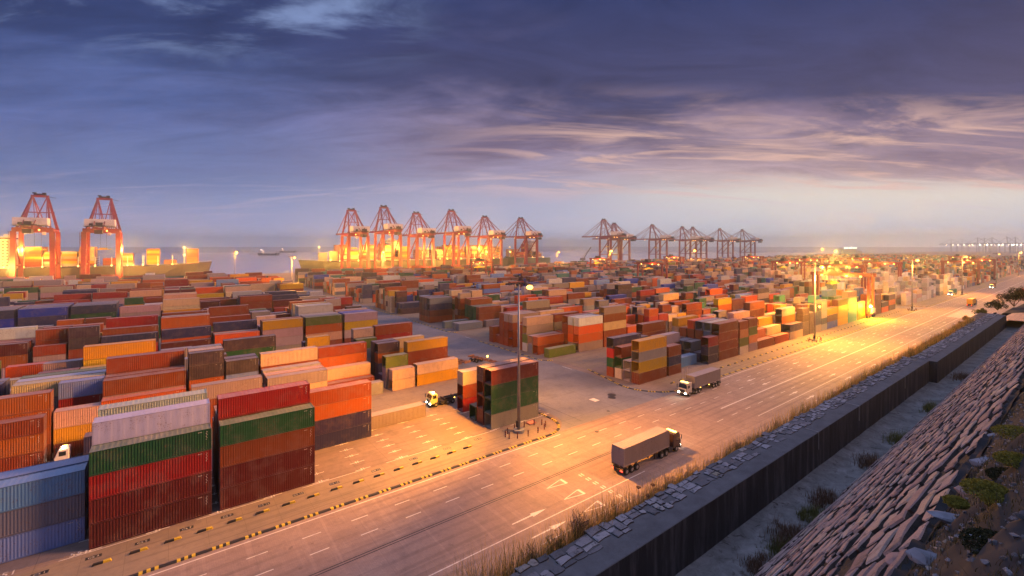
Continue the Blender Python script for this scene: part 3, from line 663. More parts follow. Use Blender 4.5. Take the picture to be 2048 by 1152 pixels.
def build_containers(nbig=300):
    # which containers show largest: cast a grid of rays from the camera at the boxes
    near = [i for i, L in enumerate(LOTS) if L[6] is not None and CU*L[0]+SU*L[2] < 420 and CU*(L[0]+L[1])+SU*L[2] > 5]
    V = []; Fc = []; own = []
    for i in near:
        x0, ln, y0, z0, h = LOTS[i][:5]; k = len(V)
        V += [(x0, y0, z0), (x0+ln, y0, z0), (x0+ln, y0+2.44, z0), (x0, y0+2.44, z0), (x0, y0, z0+h), (x0+ln, y0, z0+h), (x0+ln, y0+2.44, z0+h), (x0, y0+2.44, z0+h)]
        Fc += [(k, k+1, k+5, k+4), (k+4, k+5, k+6, k+7), (k, k+4, k+7, k+3)]; own += [i]*3
    bvh = BVHTree.FromPolygons(V, Fc); cnt = {}
    org = Vector((0, 0, CAMZ)); W2, H2 = 512, 288
    for py in range(125, H2):
        for px in range(W2):
            rx = (px*4+2-1024)/905; ry = -(py*4+2-492)/905
            d = Vector((CU+SU*rx, SU-CU*rx, ry)).normalized()
            hit = bvh.ray_cast(org, d)
            if hit[2] is not None: cnt[own[hit[2]]] = cnt.get(own[hit[2]], 0)+1
    order = sorted(cnt, key=lambda i: -cnt[i])[:nbig]; big = set(order); rank = {i: k for k, i in enumerate(order)}
    print("near", len(near), "lots", len(LOTS), "order", len(order), flush=True); rnd = random.Random(3)
    bays = {}
    for i in order:
        L = LOTS[i]
        if L[1] < 8: bays.setdefault(L[6][:5], []).append(i)
    seen = {}
    for i in order:
        L = LOTS[i]; x0, ln, y0, z0, h, c, meta = L; sm = c == 'W'
        ms = cmesh(ln, h, sm)
        jit = [max(0.01, v*rnd.uniform(0.84, 1.16)) for v in PAL[c]]
        col = (*jit, 1)
        o = bpy.data.objects.new('shipping_container', ms['body']); COL.objects.link(o); o.color = col
        o.location = (x0+ln/2, y0+1.22, z0)
        flip = rnd.random() < 0.5
        half = 'left' if (x0-(lx(meta[3]) if meta[0] == 'L' else 97.7+13.1*meta[3])) < (8.5 if meta[0] == 'L' and meta[1] < 2 else 4) else 'right'
        lab = clabel(L, half)
        if lab in seen:
            alt = lab.replace('short left', 'short right') if 'short left' in lab else lab.replace('short right', 'short left')
            if alt == lab or alt in seen: alt = lab.replace(' container,', ' container standing apart,')
            lab = ' '.join(alt.split()[:16])
        seen[lab] = 1
        tag(o, lab, 'shipping container', 'shipping containers stacked in the yard')
        def part(nm, me, par, colr=None):
            p = bpy.data.objects.new(nm, me); COL.objects.link(p); p.parent = par; p.color = colr or col; return p
        if rank[i] < 230 or ln > 0:
            part('frame', ms['frame'], o, tuple(v*0.8 for v in col[:3])+(1,))
            for q in (0, 1):
                dr = part('door', ms['door'], o)
                if q: dr.scale = (1, -1, 1)
                if flip: dr.rotation_euler = (0, 0, pi)
                if rank[i] < 120: part('lock_bars', ms['rod'], dr)
            if rank[i] < 170 and rnd.random() < 0.8: part('markings', ms['mark'], o)
    # everything further away or hidden behind
    V = []; Fc = []; C = []
    rnd = random.Random(9)
    for i, L in enumerate(LOTS):
        if i in big: continue
        x0, ln, y0, z0, h, c, meta = L; k = len(V); x1 = x0+ln; y1 = y0+2.44; z1 = z0+h
        V += [(x0, y0, z0), (x1, y0, z0), (x1, y1, z0), (x0, y1, z0), (x0, y0, z1), (x1, y0, z1), (x1, y1, z1), (x0, y1, z1)]
        Fc += [(k, k+1, k+5, k+4), (k+1, k+2, k+6, k+5), (k+2, k+3, k+7, k+6), (k+3, k, k+4, k+7), (k+4, k+5, k+6, k+7)]
        j = rnd.uniform(0.8, 1.2); col = [min(1, v*j*rnd.uniform(0.93, 1.07)) for v in PAL[c]]+[1.0]; C += col*5
    me = bpy.data.meshes.new('container_stacks'); me.from_pydata(V, [], Fc); me.materials.append(PAINT_MASS)
    at = me.attributes.new('paint', 'FLOAT_COLOR', 'FACE'); at.data.foreach_set('color', C); me.update()
    o = bpy.data.objects.new('container_stacks', me); COL.objects.link(o)
    tag(o, 'countless stacked containers in many colours filling the yard and the ship decks', 'container stacks', kind='stuff')
    print('LOTS', len(LOTS), 'individual', len(order), 'smallest', cnt[order[-1]] if order else 0)
# ------------------------------------------------------------------ high-mast lamp towers
def tower_proto(h=29.0):
    r = empty('lamp_mast')
    b = MB(); b.cyl((0, 0, 0.5), (0, 0, h), 0.36, 0.15, 14); b.build('pole', STEEL, r, smooth=True)
    b = MB(); b.cyl((0, 0, 0), (0, 0, 0.5), 1.1, 1.1, 12); b.build('footing', CONC, r)
    b = MB(); b.cyl((0, 0, h-0.25), (0, 0, h+0.1), 0.35, 0.35, 10)
    n = 8
    for i in range(n):
        a = 2*pi*i/n; b.bar((0, 0, h), (1.9*cos(a), 1.9*sin(a), h-0.1), 0.09)
        a2 = 2*pi*(i+1)/n; b.bar((1.9*cos(a), 1.9*sin(a), h-0.1), (1.9*cos(a2), 1.9*sin(a2), h-0.1), 0.07)
    b.cyl((0, 0, h), (0, 0, h+1.8), 0.03, 0.02, 5)
    b.build('lamp_ring', DARKM, r)
    for i in range(n):
        a = 2*pi*i/n
        b = MB(); b.box((2.15*cos(a), 2.15*sin(a), h-0.22), (0.62, 0.46, 0.24), a); b.build('floodlight', DARKM, r)
    b = MB(); b.bx(-0.5, -0.35, -0.3, 0.3, 1.0, 2.2); b.build('switch_box', DARKM, r)
    return r
T0 = tower_proto()
def place_tower(x, y, label, lit=0, power=0, first=False, zl=28.2, color=SODIUM):
    o = T0 if first else copy_tree(T0)
    o.location = (x, y, 0.02); tag(o, label, 'lamp mast', 'high lamp masts over the yard')
    D = math.hypot(x, y)
    if lit:
        r = max(0.42, D*0.0021)*lit
        b = MB(); b.sph((0, 0, zl), r, 10, 8, (1, 1, 0.7))
        b.build('lit_lamp', LAMPM, o, loc=(1.2, -1.9, 0), smooth=True)
    if power: lamp((x+1.8, y-3.6, zl-1.5), power*2.0, color, 0.9)
    return o
place_tower(54.4, 69.4, 'tall lit lamp mast at the cross road corner with banded bollards round its foot', 1.5, 0, True)
spot((57.6, 64.2, 27.0), (0.22, -0.62, -0.75), 135000, 136, 0.8)
spot((51.8, 68.9, 27.2), (-0.66, 0.46, -0.60), 230000, 105, 0.7)
spot((57.6, 71.2, 27.2), (0.58, 0.66, -0.55), 110000, 95, 0.8)
place_tower(196, 67.4, 'lit lamp mast with a second lamp halfway up, between the haul road and container rows', 1.1, 110000)
place_tower(333, 66.4, 'slim lamp mast on the island tip beside the far cross road', 0, 50000)  # mast head is unlit; extra light added here to brighten the haul road
place_tower(470, 65.3, 'slender lamp mast on the haul road edge next to white reefer containers', 0, 60000)  # another unlit head with an added light, brightens the far road
place_tower(67.5, 338, 'mast with glowing lamp ring in front of the open sea, left of the ships', 0.6, 30000)
place_tower(66, 655, 'brightly glowing lamp mast on the quay just right of the left ship bow', 1.0, 60000)
place_tower(400, 430, 'small lit lamp mast alone against the sea between the crane groups', 0.55, 40000)
place_tower(222, 573, 'bright lamp mast in front of the middle ship, left of its centre', 1.1, 90000)
place_tower(335, 500, 'bright lamp mast in front of the middle ship, towards its stern', 0.9, 90000)
place_tower(-120, 470, 'lamp mast at the far left among brown stacks', 0.5, 60000)
place_tower(560, 480, 'lamp mast in front of the far crane group, left one of two', 1.0, 60000)
place_tower(700, 420, 'lamp mast in front of the far crane group, right one of two', 0.9, 60000)
place_tower(800, 250, 'lamp mast far down the yard above the rubber-tyred crane row', 1.0, 60000)
place_tower(820, 65.3, 'most distant lamp mast on the edge of the haul road', 0.7, 30000)
place_tower(1200, 400, 'very distant lamp mast in the haze at the right', 0.8, 50000)
place_tower(640, 65.3, 'distant unlit lamp mast on the haul road edge before the haze')
# second, lower lamp on the second mast; work lamp at the foot of the yellow-lit crane
def bracket_lamp(x, y, z, label, power):
    b = MB(); b.bar((0, 0, 0), (0.9, -0.9, 0.3), 0.1); b.box((1.0, -1.0, 0.2), (0.5, 0.5, 0.25)); o = b.build('bracket_lamp', DARKM, loc=(x, y, z))
    b = MB(); b.sph((0.95, -0.95, -0.1), 0.42, 10, 8); b.build('bulb', LAMPM, o, smooth=True)
    tag(o, label, 'lamp'); lamp((x+1, y-1, z-0.8), power, (1.0, 0.55, 0.06))
bracket_lamp(195.7, 67.0, 13.4, 'lamp on a short bracket halfway up the second lit mast', 6000)

# striped bollards round the foot of the first mast and the third mast
def bollard_proto():
    b = MB(); b.cyl((0, 0, 0), (0, 0, 1.15), 0.1, 0.1, 8); o = b.build('bollard', simple('bollard_black', (0.03, 0.03, 0.03)))
    for z in (0.25, 0.65, 1.02): c = MB(); c.cyl((0, 0, z-0.07), (0, 0, z+0.07), 0.106, 0.106, 8); c.build('band', simple('bollard_red', (0.35, 0.05, 0.03)), o)
    return o
b0 = None
for (cx, cy, n, rr) in ((55.6, 68.6, 12, 3.2), (196, 67.4, 10, 2.8), (333, 66.4, 8, 2.8)):
    for i in range(n):
        a = 2*pi*i/n+0.3
        if b0 is None: b0 = bollard_proto(); o = b0
        else: o = copy_tree(b0)
        o.location = (cx+rr*1.5*cos(a), cy+rr*0.62*sin(a), 0.02)
        tag(o, {55.6: 'red and black banded bollard in the ring round the nearest lamp mast', 196: 'red and black banded bollard in the ring round the second lamp mast', 333: 'banded bollard in the ring round the mast by the far cross road'}[cx], 'bollard', {55.6: 'bollards round the nearest mast', 196: 'bollards round the second mast', 333: 'bollards round the third mast'}[cx])
b = MB(); b.bx(-0.9, 0.9, -0.6, 0.6, 0.0, 0.25); o = b.build('access_cover', simple('cover_paint', (0.5, 0.2, 0.13)), loc=(59.0, 71.2, 0.02), bevel=0.03); tag(o, 'low reddish access cover on the ground right of the nearest lamp mast', 'cover')
for i, (x, y) in enumerate(((84.4, 71.6), (85.9, 72.9), (76.8, 66.2), (66.5, 60.2))):
    b = MB(); r = (0.95, 1.05, 0.35, 0.4)[i]; b.cyl((0, 0, 0), (0, 0, 0.03), r, r, 20); o = b.build('manhole_cover', DARKM, loc=(x, y, 0.016))
    tag(o, ['larger dark round manhole cover on the left of a pair in the crossing', 'dark round manhole cover on the right of a pair in the crossing', 'small dark manhole cover alone in the middle of the crossing', 'small dark manhole cover near the lane dashes'][i], 'manhole cover')
for i, x in enumerate((112.2, 113.4, 114.3)):
    b = MB(); b.cyl((0, 0, 0), (0, 0, 2.6), 0.07, 0.07, 8); b.box((0, 0, 0.05), (0.3, 0.3, 0.1)); o = b.build('marker_post', simple('post_pale', (0.5, 0.4, 0.4)), loc=(x, 70.3, 0.02))
    tag(o, ['pale upright post behind the grey container truck, leftmost of three', 'pale upright post behind the grey container truck, middle of three', 'pale upright post behind the grey container truck, rightmost of three'][i], 'post')

# ------------------------------------------------------------------ ship-to-shore cranes
def sts_proto():
    r = empty('quay_crane'); P = lambda b, n, m=CRANE, **k: b.build(n, m, r, **k)
    gx = 13.5; gy = 15.0; Z = 52
    for sx in (-1, 1):
        for sy in (-1, 1):
            b = MB(); w = 3.8 if sy < 0 else 3.2
            b.bar((sx*gx, sy*gy, 2.5), (sx*(gx-0.4), sy*gy, Z), w, w*0.85); P(b, 'leg')
            b = MB()
            for q in (-4.2, -1.4, 1.4, 4.2): b.cyl((sx*gx+q, sy*gy-0.3, 0.75), (sx*gx+q, sy*gy+0.3, 0.75), 0.75, n=10)
            b.bx(sx*gx-5.2, sx*gx+5.2, sy*gy-0.7, sy*gy+0.7, 1.0, 2.6); P(b, 'wheel_bogie', DARKM)
    for sy in (-1, 1):
        b = MB(); b.bx(-gx, gx, sy*gy-0.8, sy*gy+0.8, 3.0, 5.2); P(b, 'sill_beam')
        b = MB(); b.bx(-gx-0.5, gx+0.5, sy*gy-1.3, sy*gy+1.3, Z-0.6, Z+3.6); P(b, 'portal_beam')
    for sx in (-1, 1):
        b = MB(); b.bx(sx*gx-0.7, sx*gx+0.7, -gy, gy, Z+0.3, Z+2.2); b.bx(sx*gx-0.5, sx*gx+0.5, -gy, gy, 17.2, 18.6); P(b, 'side_beam')
        b = MB(); b.bar((sx*gx, -gy, Z), (sx*gx, gy, 18.5), 1.3); P(b, 'diagonal_brace')
    # twin girder with boom down over the ship
    for sx in (-1, 1):
        b = MB(); b.bx(sx*3.6-0.7, sx*3.6+0.7, -gy-26, gy+3, Z+2.2, Z+5.0); P(b, 'girder')
        b = MB(); b.bx(sx*3.6-0.6, sx*3.6+0.6, gy+3.4, gy+62, Z+2.4, Z+4.8); P(b, 'boom')
    b = MB()
    for k in range(14): b.bx(-3, 3, -gy-25+k*7.2, -gy-24.4+k*7.2, Z+2.6, Z+3.6)
    P(b, 'cross_ties')
    # apex frame
    ap = 89
    b = MB()
    for sx in (-1, 1):
        b.bar((sx*gx*0.95, gy-1, Z+3), (sx*5.6, gy+1.5, ap), 2.2, 2.0, w2=1.5)
        b.bar((sx*gx*0.85, -gy+3, Z+3), (sx*5.2, gy-0.5, ap), 1.5, 1.4)
        b.bar((sx*3.8, gy+2, Z+4), (sx*5.0, gy+1, ap), 0.5)
    b.bx(-6.5, 6.5, gy-0.9, gy+2.2, ap-0.6, ap+1.6); b.bx(-10.5, 10.5, gy-0.3, gy+0.5, 72, 73.0)
    P(b, 'apex_frame')
    b = MB(); b.bx(-4.5, 4.5, gy-0.5, gy+1.5, ap+1.6, ap+3.2); b.bx(-5.5, -2.5, gy, gy+1, ap+3.2, ap+4.4); b.bx(1.5, 4.5, gy, gy+1, ap+3.2, ap+4.4); b.bar((5, gy, ap+0.5), (11.5, gy, ap-0.8), 0.4); P(b, 'sheave_platform', DARKM)
    for sx in (-1, 1):
        b = MB()
        b.bar((sx*5, gy+1, ap), (sx*3.6, gy+58, Z+5), 0.75); b.bar((sx*5, gy+1, ap), (sx*3.6, gy+30, Z+5), 0.7)
        P(b, 'forestay', DARKM if False else CRANE)
        b = MB(); b.bar((sx*5, gy+1, ap), (sx*3.6, -gy-22, Z+5), 0.75); P(b, 'backstay')
    b = MB(); b.bx(-11.5, 11.5, -gy-13, -gy+2, Z+5.6, Z+13); o = b.build('machinery_house', CRANEW, r, bevel=0.15)
    c = MB(); c.bx(-8, -5, -gy-13.06, -gy-13.02, Z+6, Z+8.5); c.build('door', DARKM, o)
    c = MB(); c.bx(-12, 12, -gy-13.6, -gy+2.6, Z+5.1, Z+5.5)
    for q in range(-12, 13, 3): c.bx(q-0.04, q+0.04, -gy-13.6, -gy-13.5, Z+5.5, Z+6.6)
    c.bx(-12, 12, -gy-13.6, -gy-13.54, Z+6.5, Z+6.6); c.build('walkway', DARKM, o)
    b = MB(); b.bx(-5, 5, -gy-26, -gy-15, Z+5.0, Z+6.2); b.bx(-2, 3, -gy-25.5, -gy-20, Z+6.2, Z+9); b.bx(-3, 3, -gy-25, -gy-16, Z-2.5, Z+1.5); P(b, 'rear_platform', DARKM)
    b = MB(); b.bx(-3.2, 3.2, 2, 9, Z+0.6, Z+2.2); P(b, 'trolley', DARKM)
    b = MB(); b.bx(3.4, 5.8, 3, 6.2, Z-3.2, Z+0.4); P(b, 'operator_cab', CRANEW)
    b = MB(); b.bx(-6.1, 6.1, 4.6, 6.4, 33, 33.8); b.bx(-3, 3, 4.4, 6.6, 33.8, 35.2); P(b, 'spreader', YELLOW)
    b = MB()
    for px in (-2.4, 2.4):
        for py in (4.8, 6.2): b.bar((px, py, 35.2), (px, py, Z+1), 0.08)
    P(b, 'hoist_ropes', DARKM)
    b = MB()
    for k in range(12):
        z = 4+4*k; b.bx(-gx-2.6, -gx-1.3, -gy-1.2, -gy+1.4, z, z+0.15)
        b.bar((-gx-2.4, -gy-1.0, z), (-gx-2.4, -gy+1.2, z+4), 0.2)
    b.bx(-gx-2.7, -gx-2.5, -gy-1.2, -gy-1.0, 2, Z); P(b, 'stair_tower')
    b = MB()
    for q in ((-4.5, -gy-2), (4.5, -gy-2), (-4.5, gy), (4.5, gy), (0, 5), (4.5, gy+25)): b.sph((q[0], q[1], Z+1.4), 0.62, 8, 6)
    P(b, 'work_lamps', LAMPS, smooth=True)
    return r
C0 = sts_proto(); CY = 642
sts = [(-118, 0.98), (-35.5, 0.97), (143, .99), (190, 1.0), (231, .96), (287, 1.0), (337, .96), (404, .99),
       (633, 1.06), (672, 1.03), (800, 1.06), (905, 1.06), (955, 1.06), (1085, 1.08), (1225, 1.1)]
def xs_at(px, t, off=15): # s so that a point on row t shows in column px
    r = (px-1024)/905; return t*(CU+SU*r)/(SU-CU*r)
cols = [80, 209, 703, 768, 833, 903, 970, 1042, 1208, 1229, 1305, 1365, 1386, 1440, 1485]
lab = ['red quay crane furthest left, behind a ship stern, white house on top', 'red quay crane with yellow spreader hanging over the left ship',
       'first quay crane from the left over the middle ship, at its bow', 'tallest quay crane over the middle ship, second from the bow', 'third quay crane from the bow of the middle ship',
       'fourth quay crane from the bow of the middle ship', 'fifth quay crane from the bow of the middle ship', 'last quay crane over the stern of the middle ship',
       'leftmost quay crane of the far purple group, long boom to the left', 'quay crane standing close behind the leftmost of the far group', 'third quay crane of the far group, first after the gap',
       'fourth quay crane of the far group, left of a close pair', 'fifth quay crane of the far group, right of a close pair', 'sixth quay crane of the far group', 'rightmost quay crane of the far group, boom reaching right']
tops = [385, 391, 416, 410, 423, 418, 431, 434, 437, 445, 448, 452, 453, 456, 458]
for i, px in enumerate(cols):
    x = xs_at(px, CY+15); o = C0 if i == 0 else copy_tree(C0)
    D = CU*x+SU*(CY+15); z = CAMZ+(492-tops[i])*D/905
    o.location = (x, CY, 0.0); s = z/93.4; o.scale = (1, 1, max(0.9, min(1.12, s)))
    tag(o, lab[i], 'quay crane', 'ship-to-shore cranes along the quay' if i < 8 else 'far ship-to-shore cranes')
    print('sts', i, round(x), 'zscale', round(s, 2))
STSX = [xs_at(px, CY+15) for px in cols]
# very distant blue cranes in the haze across the water, further down the coast
def far_crane_proto():
    r = empty('distant_quay_crane'); FM = simple('distant_crane_paint', (0.10, 0.13, 0.22), 0.7, dirtamt=0.1)
    b = MB()
    for sx in (-12, 12):
        for sy in (-15, 15): b.bar((sx, sy, 0), (sx, sy, 50), 2.8)
    b.build('legs_frame', FM, r)
    b = MB(); b.bx(-4, 4, -45, 80, 50, 55); b.build('boom', FM, r)
    b = MB(); b.bar((0, 15, 52), (0, 16, 90), 2.5); b.bar((0, 16, 90), (0, 70, 54), 1.4); b.bar((0, 16, 90), (0, -40, 54), 1.4); b.build('apex_frame', FM, r)
    for q in (-20, 5, 40): b = MB(); b.sph((0, q, 47), 2.2, 8, 6); b.build('floodlight', LAMPW, r)
    return r
f0 = None
for i, (px, D) in enumerate(((1908, 2900), (1930, 2950), (1962, 2500), (1975, 2550), (1990, 2450), (2020, 2300), (2036, 2350))):
    X = (px-1024)/905*D; x = CU*D+SU*X; y = SU*D-CU*X
    if f0 is None: f0 = far_crane_proto(); o = f0
    else: o = copy_tree(f0)
    o.location = (x, y, 0); o.rotation_euler = (0, 0, R(20+6*i)); o.scale = (0.9, 0.9, 0.92)
    tag(o, 'tiny pale blue quay crane with white lights in the far haze, %s from the left' % ['first', 'second', 'third', 'fourth', 'fifth', 'sixth', 'seventh'][i], 'distant crane', 'distant cranes in the haze')

# ------------------------------------------------------------------ rubber-tyred yard cranes
def rtg_proto():
    r = empty('yard_crane'); P = lambda b, n, m=CRANE, **k: b.build(n, m, r, **k)
    W2 = 12.2; H = 20.5
    for sy in (-1, 1):
        for sx in (-1, 1):
            b = MB(); b.bar((sx*3.6, sy*W2, 1.9), (sx*3.2, sy*W2, H), 1.25, 1.1); P(b, 'leg')
            b = MB()
            for q in (-1.0, 1.0): b.cyl((sx*4.2+q, sy*W2-0.35, 0.75), (sx*4.2+q, sy*W2+0.35, 0.75), 0.75, n=14)
            P(b, 'wheel_pair', TYRE)
        b = MB(); b.bx(-6.2, 6.2, sy*W2-0.5, sy*W2+0.5, 1.4, 2.5); P(b, 'sill_beam')
    for sx in (-1, 1):
        b = MB(); b.bx(sx*3.2-0.55, sx*3.2+0.55, -W2-1.4, W2+1.4, H, H+1.7); P(b, 'girder')
    b = MB()
    for sy in (-1, 1): b.bx(-3.2, 3.2, sy*W2-0.4, sy*W2+0.4, H+0.2, H+1.2)
    P(b, 'end_beams')
    b = MB(); b.bx(-3.4, 3.4, 1.5, 6.5, H+1.8, H+2.5); b.bx(-2.6, 1.8, 2.2, 5.6, H+2.5, H+4.3); b.bx(2, 3, 3, 5, H+2.5, H+3.6); P(b, 'trolley', DARKM)
    b = MB(); b.bx(-1.2, 1.2, 7.0, 9.2, H-2.6, H-0.2); P(b, 'operator_cab', CRANEW)
    b = MB(); b.bx(-6.1, 6.1, 3.2, 5.2, H-4.4, H-3.7); b.bx(-1.5, 1.5, 3.4, 5, H-3.7, H-2.9); P(b, 'spreader', YELLOW)
    b = MB()
    for q in (-1.8, 1.8): b.bar((q, 4.2, H-3), (q, 4.2, H+1.8), 0.08)
    P(b, 'hoist_ropes', DARKM)
    b = MB(); b.bx(-2.6, 2.6, -W2-1.3, -W2-0.55, 2.5, 4.8); P(b, 'generator_box', CRANEW)
    b = MB()
    for q in (-9, -3, 8): b.bx(-3.9, -3.8, q-0.5, q+0.5, H-0.1, H+0.5)
    P(b, 'floodlights', LAMPS)
    b = MB()
    for q in range(9): b.bx(3.9, 4.5, W2-0.6, W2+0.6, 2.5+2*q, 2.6+2*q); b.bar((4.2, W2-0.6, 2.5+2*q), (4.2, W2+0.6, 4.5+2*q), 0.1)
    P(b, 'ladder', DARKM)
    return r
G0 = rtg_proto()
# (x along the yard, yard block index in pairs, lamp power, label)
rt = [(283, 84.6, 9000, 'nearest red yard crane straddling the yellow-lit container rows by the haul road'),
      (600, 84.6, 2500, 'red yard crane over the first rows beyond the white reefers, nearest the haul road'),
      (700, 84.6, 2500, 'red yard crane at the haul road edge just before the haze'),
      (405, 120, 5000, 'red yard crane behind the white reefer rows, left one'),
      (500, 120, 5000, 'red yard crane behind the white reefer rows, right one'),
      (455, 178, 6000, 'red yard crane in the middle distance with a long dark girder'),
      (330, 236, 3000, 'red yard crane a little left of the second lit mast'),
      (560, 198, 5000, 'red yard crane in the middle distance, behind the long dark girder'),
      (660, 178, 5000, 'red yard crane in the far rows, under the brightest distant lamp'),
      (395, 352, 9000, 'orange-lit yard crane below the far crane group, holding a yellow container'),
      (540, 352, 6000, 'small yard crane below the third far quay crane'),
      (640, 295, 5000, 'small yard crane below the close pair of far quay cranes'),
      (232, 352, 7000, 'orange yard crane seen just behind the nearest lamp mast'),
      (860, 120, 2500, 'faint yard crane in the haze near the right edge of the yard')]
for i, (x, y, pw, lb) in enumerate(rt):
    o = G0 if i == 0 else copy_tree(G0)
    o.location = (x, y, 0.02); tag(o, lb, 'yard crane', 'rubber-tyred yard cranes')
    if pw: lamp((x-4.6, y-3, 19.6), pw*2, SODIUM, 0.8)
bb = MB(); bb.sph((0, 0, 0), 0.62, 10, 8); o = bb.build('work_lamp', glow('yellow_work_lamp_glow', (1.0, 0.75, 0.08), 60), loc=(278.5, 71.3, 6.2), smooth=True)
c = MB(); c.bar((0, 0, 0), (0, 0.3, -6.1), 0.14); c.build('lamp_post', DARKM, o)
tag(o, 'glaring yellow work lamp at the foot of the nearest yard crane', 'lamp'); lamp((277.2, 70.3, 6.0), 40000, (1.0, 0.58, 0.02))

# ------------------------------------------------------------------ container ships
def ship(name, x_stern, x_bow, y0, label, hullcol, house_at, beam=42):
    """hull with a raked, flared bow at x_bow (either direction), waterline at z=-6"""
    r = empty(name, ((x_stern+x_bow)/2, y0+beam/2, 0)); d = 1 if x_bow > x_stern else -1
    Lh = abs(x_bow-x_stern); o0 = (x_stern+x_bow)/2
    zs = [-8, -2, 6, 13.2]; st = []
    N = 26
    for i in range(N+1):
        u = i/N; row = []
        for j, z in enumerate(zs):
            fl = j/3
            taper = 1.0
            tb = 0.83+0.07*fl
            if u > tb: taper = max(0.0, 1-((u-tb)/(1-tb))**(1.5+fl*0.6))
            if u < 0.06: taper = 0.86+0.14*u/0.06
            rake = (j/3)*9*max(0, (u-0.8)/0.2)-6*max(0, (u-0.8)/0.2)
            zz_ = z+(3.4*max(0, (u-0.86)/0.14) if j == 3 else 0)
            row.append((u*Lh-Lh/2+rake, taper*beam/2, zz_))
        st.append(row)
    vs = []; fs = []
    for sgn in (-1, 1):
        b0_ = len(vs)
        for row in st:
            for (x, w, z) in row: vs.append((x*d, sgn*max(w, 0.05), z))
        for i in range(N):
            for j in range(3):
                a = b0_+i*4+j; q = (a, a+4, a+5, a+1); fs.append(q if (sgn*d < 0) else q[::-1])
    n1_ = (N+1)*4
    for i in range(N):
        a = i*4+3; fs.append((a, a+4, n1_+a+4, n1_+a))
    fs.append((0, 1, 2, 3, n1_+3, n1_+2, n1_+1, n1_+0))
    b = MB(); b.add(vs, fs); b.build('hull', simple('hull_paint_'+hullcol[0], hullcol[1], 0.5, scale=0.2, dirtamt=0.5), r)
    b = MB()
    for i in range(N):
        (x, w, z), (x2, w2, z2) = st[i][3], st[i+1][3]
        for sg in (-1, 1):
            b.bar((x*d, sg*w, z+1.0), (x2*d, sg*w2, z2+1.0), 0.12)
            b.bar((x*d, sg*w, z), (x*d, sg*w, z+1.0), 0.12)
    b.build('railing', WHITEP, r)
    hx = (house_at-0.5)*Lh*d
    b = MB(); b.bx(hx-7, hx+7, -beam/2+3, beam/2-3, 13, 42); b.bx(hx-6, hx+5, -beam/2-0.5, beam/2+0.5, 42, 45.5); b.bx(hx-4, hx+4, -6, 6, 45.5, 48.5)
    hs = b.build('superstructure', WHITEP, r)
    c = MB()
    for z in range(16, 42, 3):
        for q in range(-16, 17, 4): c.bx(hx-7.08, hx-7.02, q-0.8, q+0.8, z, z+1.2)
        for q in range(-5, 6, 3): c.bx(hx+q-0.6, hx+q+0.6, -beam/2+2.93, -beam/2+2.98, z, z+1.2)
    c.bx(hx-6.1, hx+5.1, -beam/2-0.6, beam/2+0.6, 43.3, 44.7); c.build('windows', GLASS, hs)
    b = MB(); b.bx(hx-16*1-4, hx-16+5, -6, 6, 13, 40); b.cyl((hx-15, 0, 40), (hx-15, 0, 45), 2.2, 1.8, 12); b.build('funnel', simple('funnel_paint', (0.35, 0.05, 0.03), 0.5), r)
    b = MB(); fx = (0.93-0.5)*Lh*d; b.bar((fx, 0, 15), (fx, 0, 34), 1.0, w2=0.5); b.bar((fx-0, -3, 28), (fx, 3, 28), 0.4); b.build('foremast', WHITEP, r)
    b = MB(); b.sph((fx, 0, 34.3), 0.9, 8, 6)
    b.sph((fx, -1.6, 25), 1.1, 8, 6); b.build('mast_lamps', LAMPS, r)
    for i in range(int(Lh//13.6)-3):
        xx = -Lh/2+22+13.6*i; u = (xx+Lh/2)/Lh
        if u > 0.9: break
        b = MB(); X = (xx-0.7)*d
        b.bx(X-0.35, X+0.35, -beam/2+1, -beam/2+1.8, 13, 24.5); b.bx(X-0.35, X+0.35, beam/2-1.8, beam/2-1, 13, 24.5)
        for z in (15.5, 18, 20.6, 23.2): b.bx(X-0.3, X+0.3, -beam/2+1, beam/2-1, z, z+0.35)
        b.build('lashing_bridge', WHITEP, r)
        b = MB(); b.sph((X, -beam/2+0.2, 14.6), 0.72, 8, 6); b.build('deck_lamp', LAMPS, r)
    tag(r, label, 'container ship'); return r
sh1 = ship('container_ship', -330, 42, 673, 'dark-hulled container ship moored at the left with its bow pointing right', ('brown', (0.06, 0.048, 0.055)), 0.535)
sh2 = ship('container_ship', 505, 150, 673, 'long container ship under six cranes with its bow pointing left', ('grey', (0.05, 0.052, 0.05)), 0.62)
sh3 = ship('container_ship', 610, 512, 673, 'short stern section of another ship loaded behind the last middle crane', ('green', (0.10, 0.14, 0.10)), 0.4, 34)
rs = random.getstate(); random.seed(21)
load_ship(-300, 9, 676, 14, 14.6, 5, 8); load_ship(-118, 4, 676, 14, 14.6, 6, 8)
load_ship(-58, 2, 678, 12, 14.6, 3, 7, ())
for k in range(8):
    for q in range(8): LOTS.append([-20, 12.19, 678+2.5*q, 14.6+2.6*k, 2.58, random.choice('oyyyOn') , None]) if k < 7 else None
for k in range(7):
    for q in range(6): LOTS.append([18.0, 12.19, 684+2.5*q, 14.6+2.6*k, 2.58, random.choice('nnrO'), None])
for q in range(6): LOTS.append([-4, 12.19, 680+2.5*q, 14.6, 5.0, 'n', None])
load_ship(200, 8, 676, 14, 14.6, 6, 9, (4,)); load_ship(330, 12, 676, 14, 14.6, 5, 9, (1, 6)); load_ship(520, 5, 676, 11, 14.6, 3, 7, (2,))
LOTS.append([172, 12.19, 686, 14.6, 12, 's', None]); LOTS.append([186, 12.19, 682, 14.6, 14, 'c', None])
random.setstate(rs)
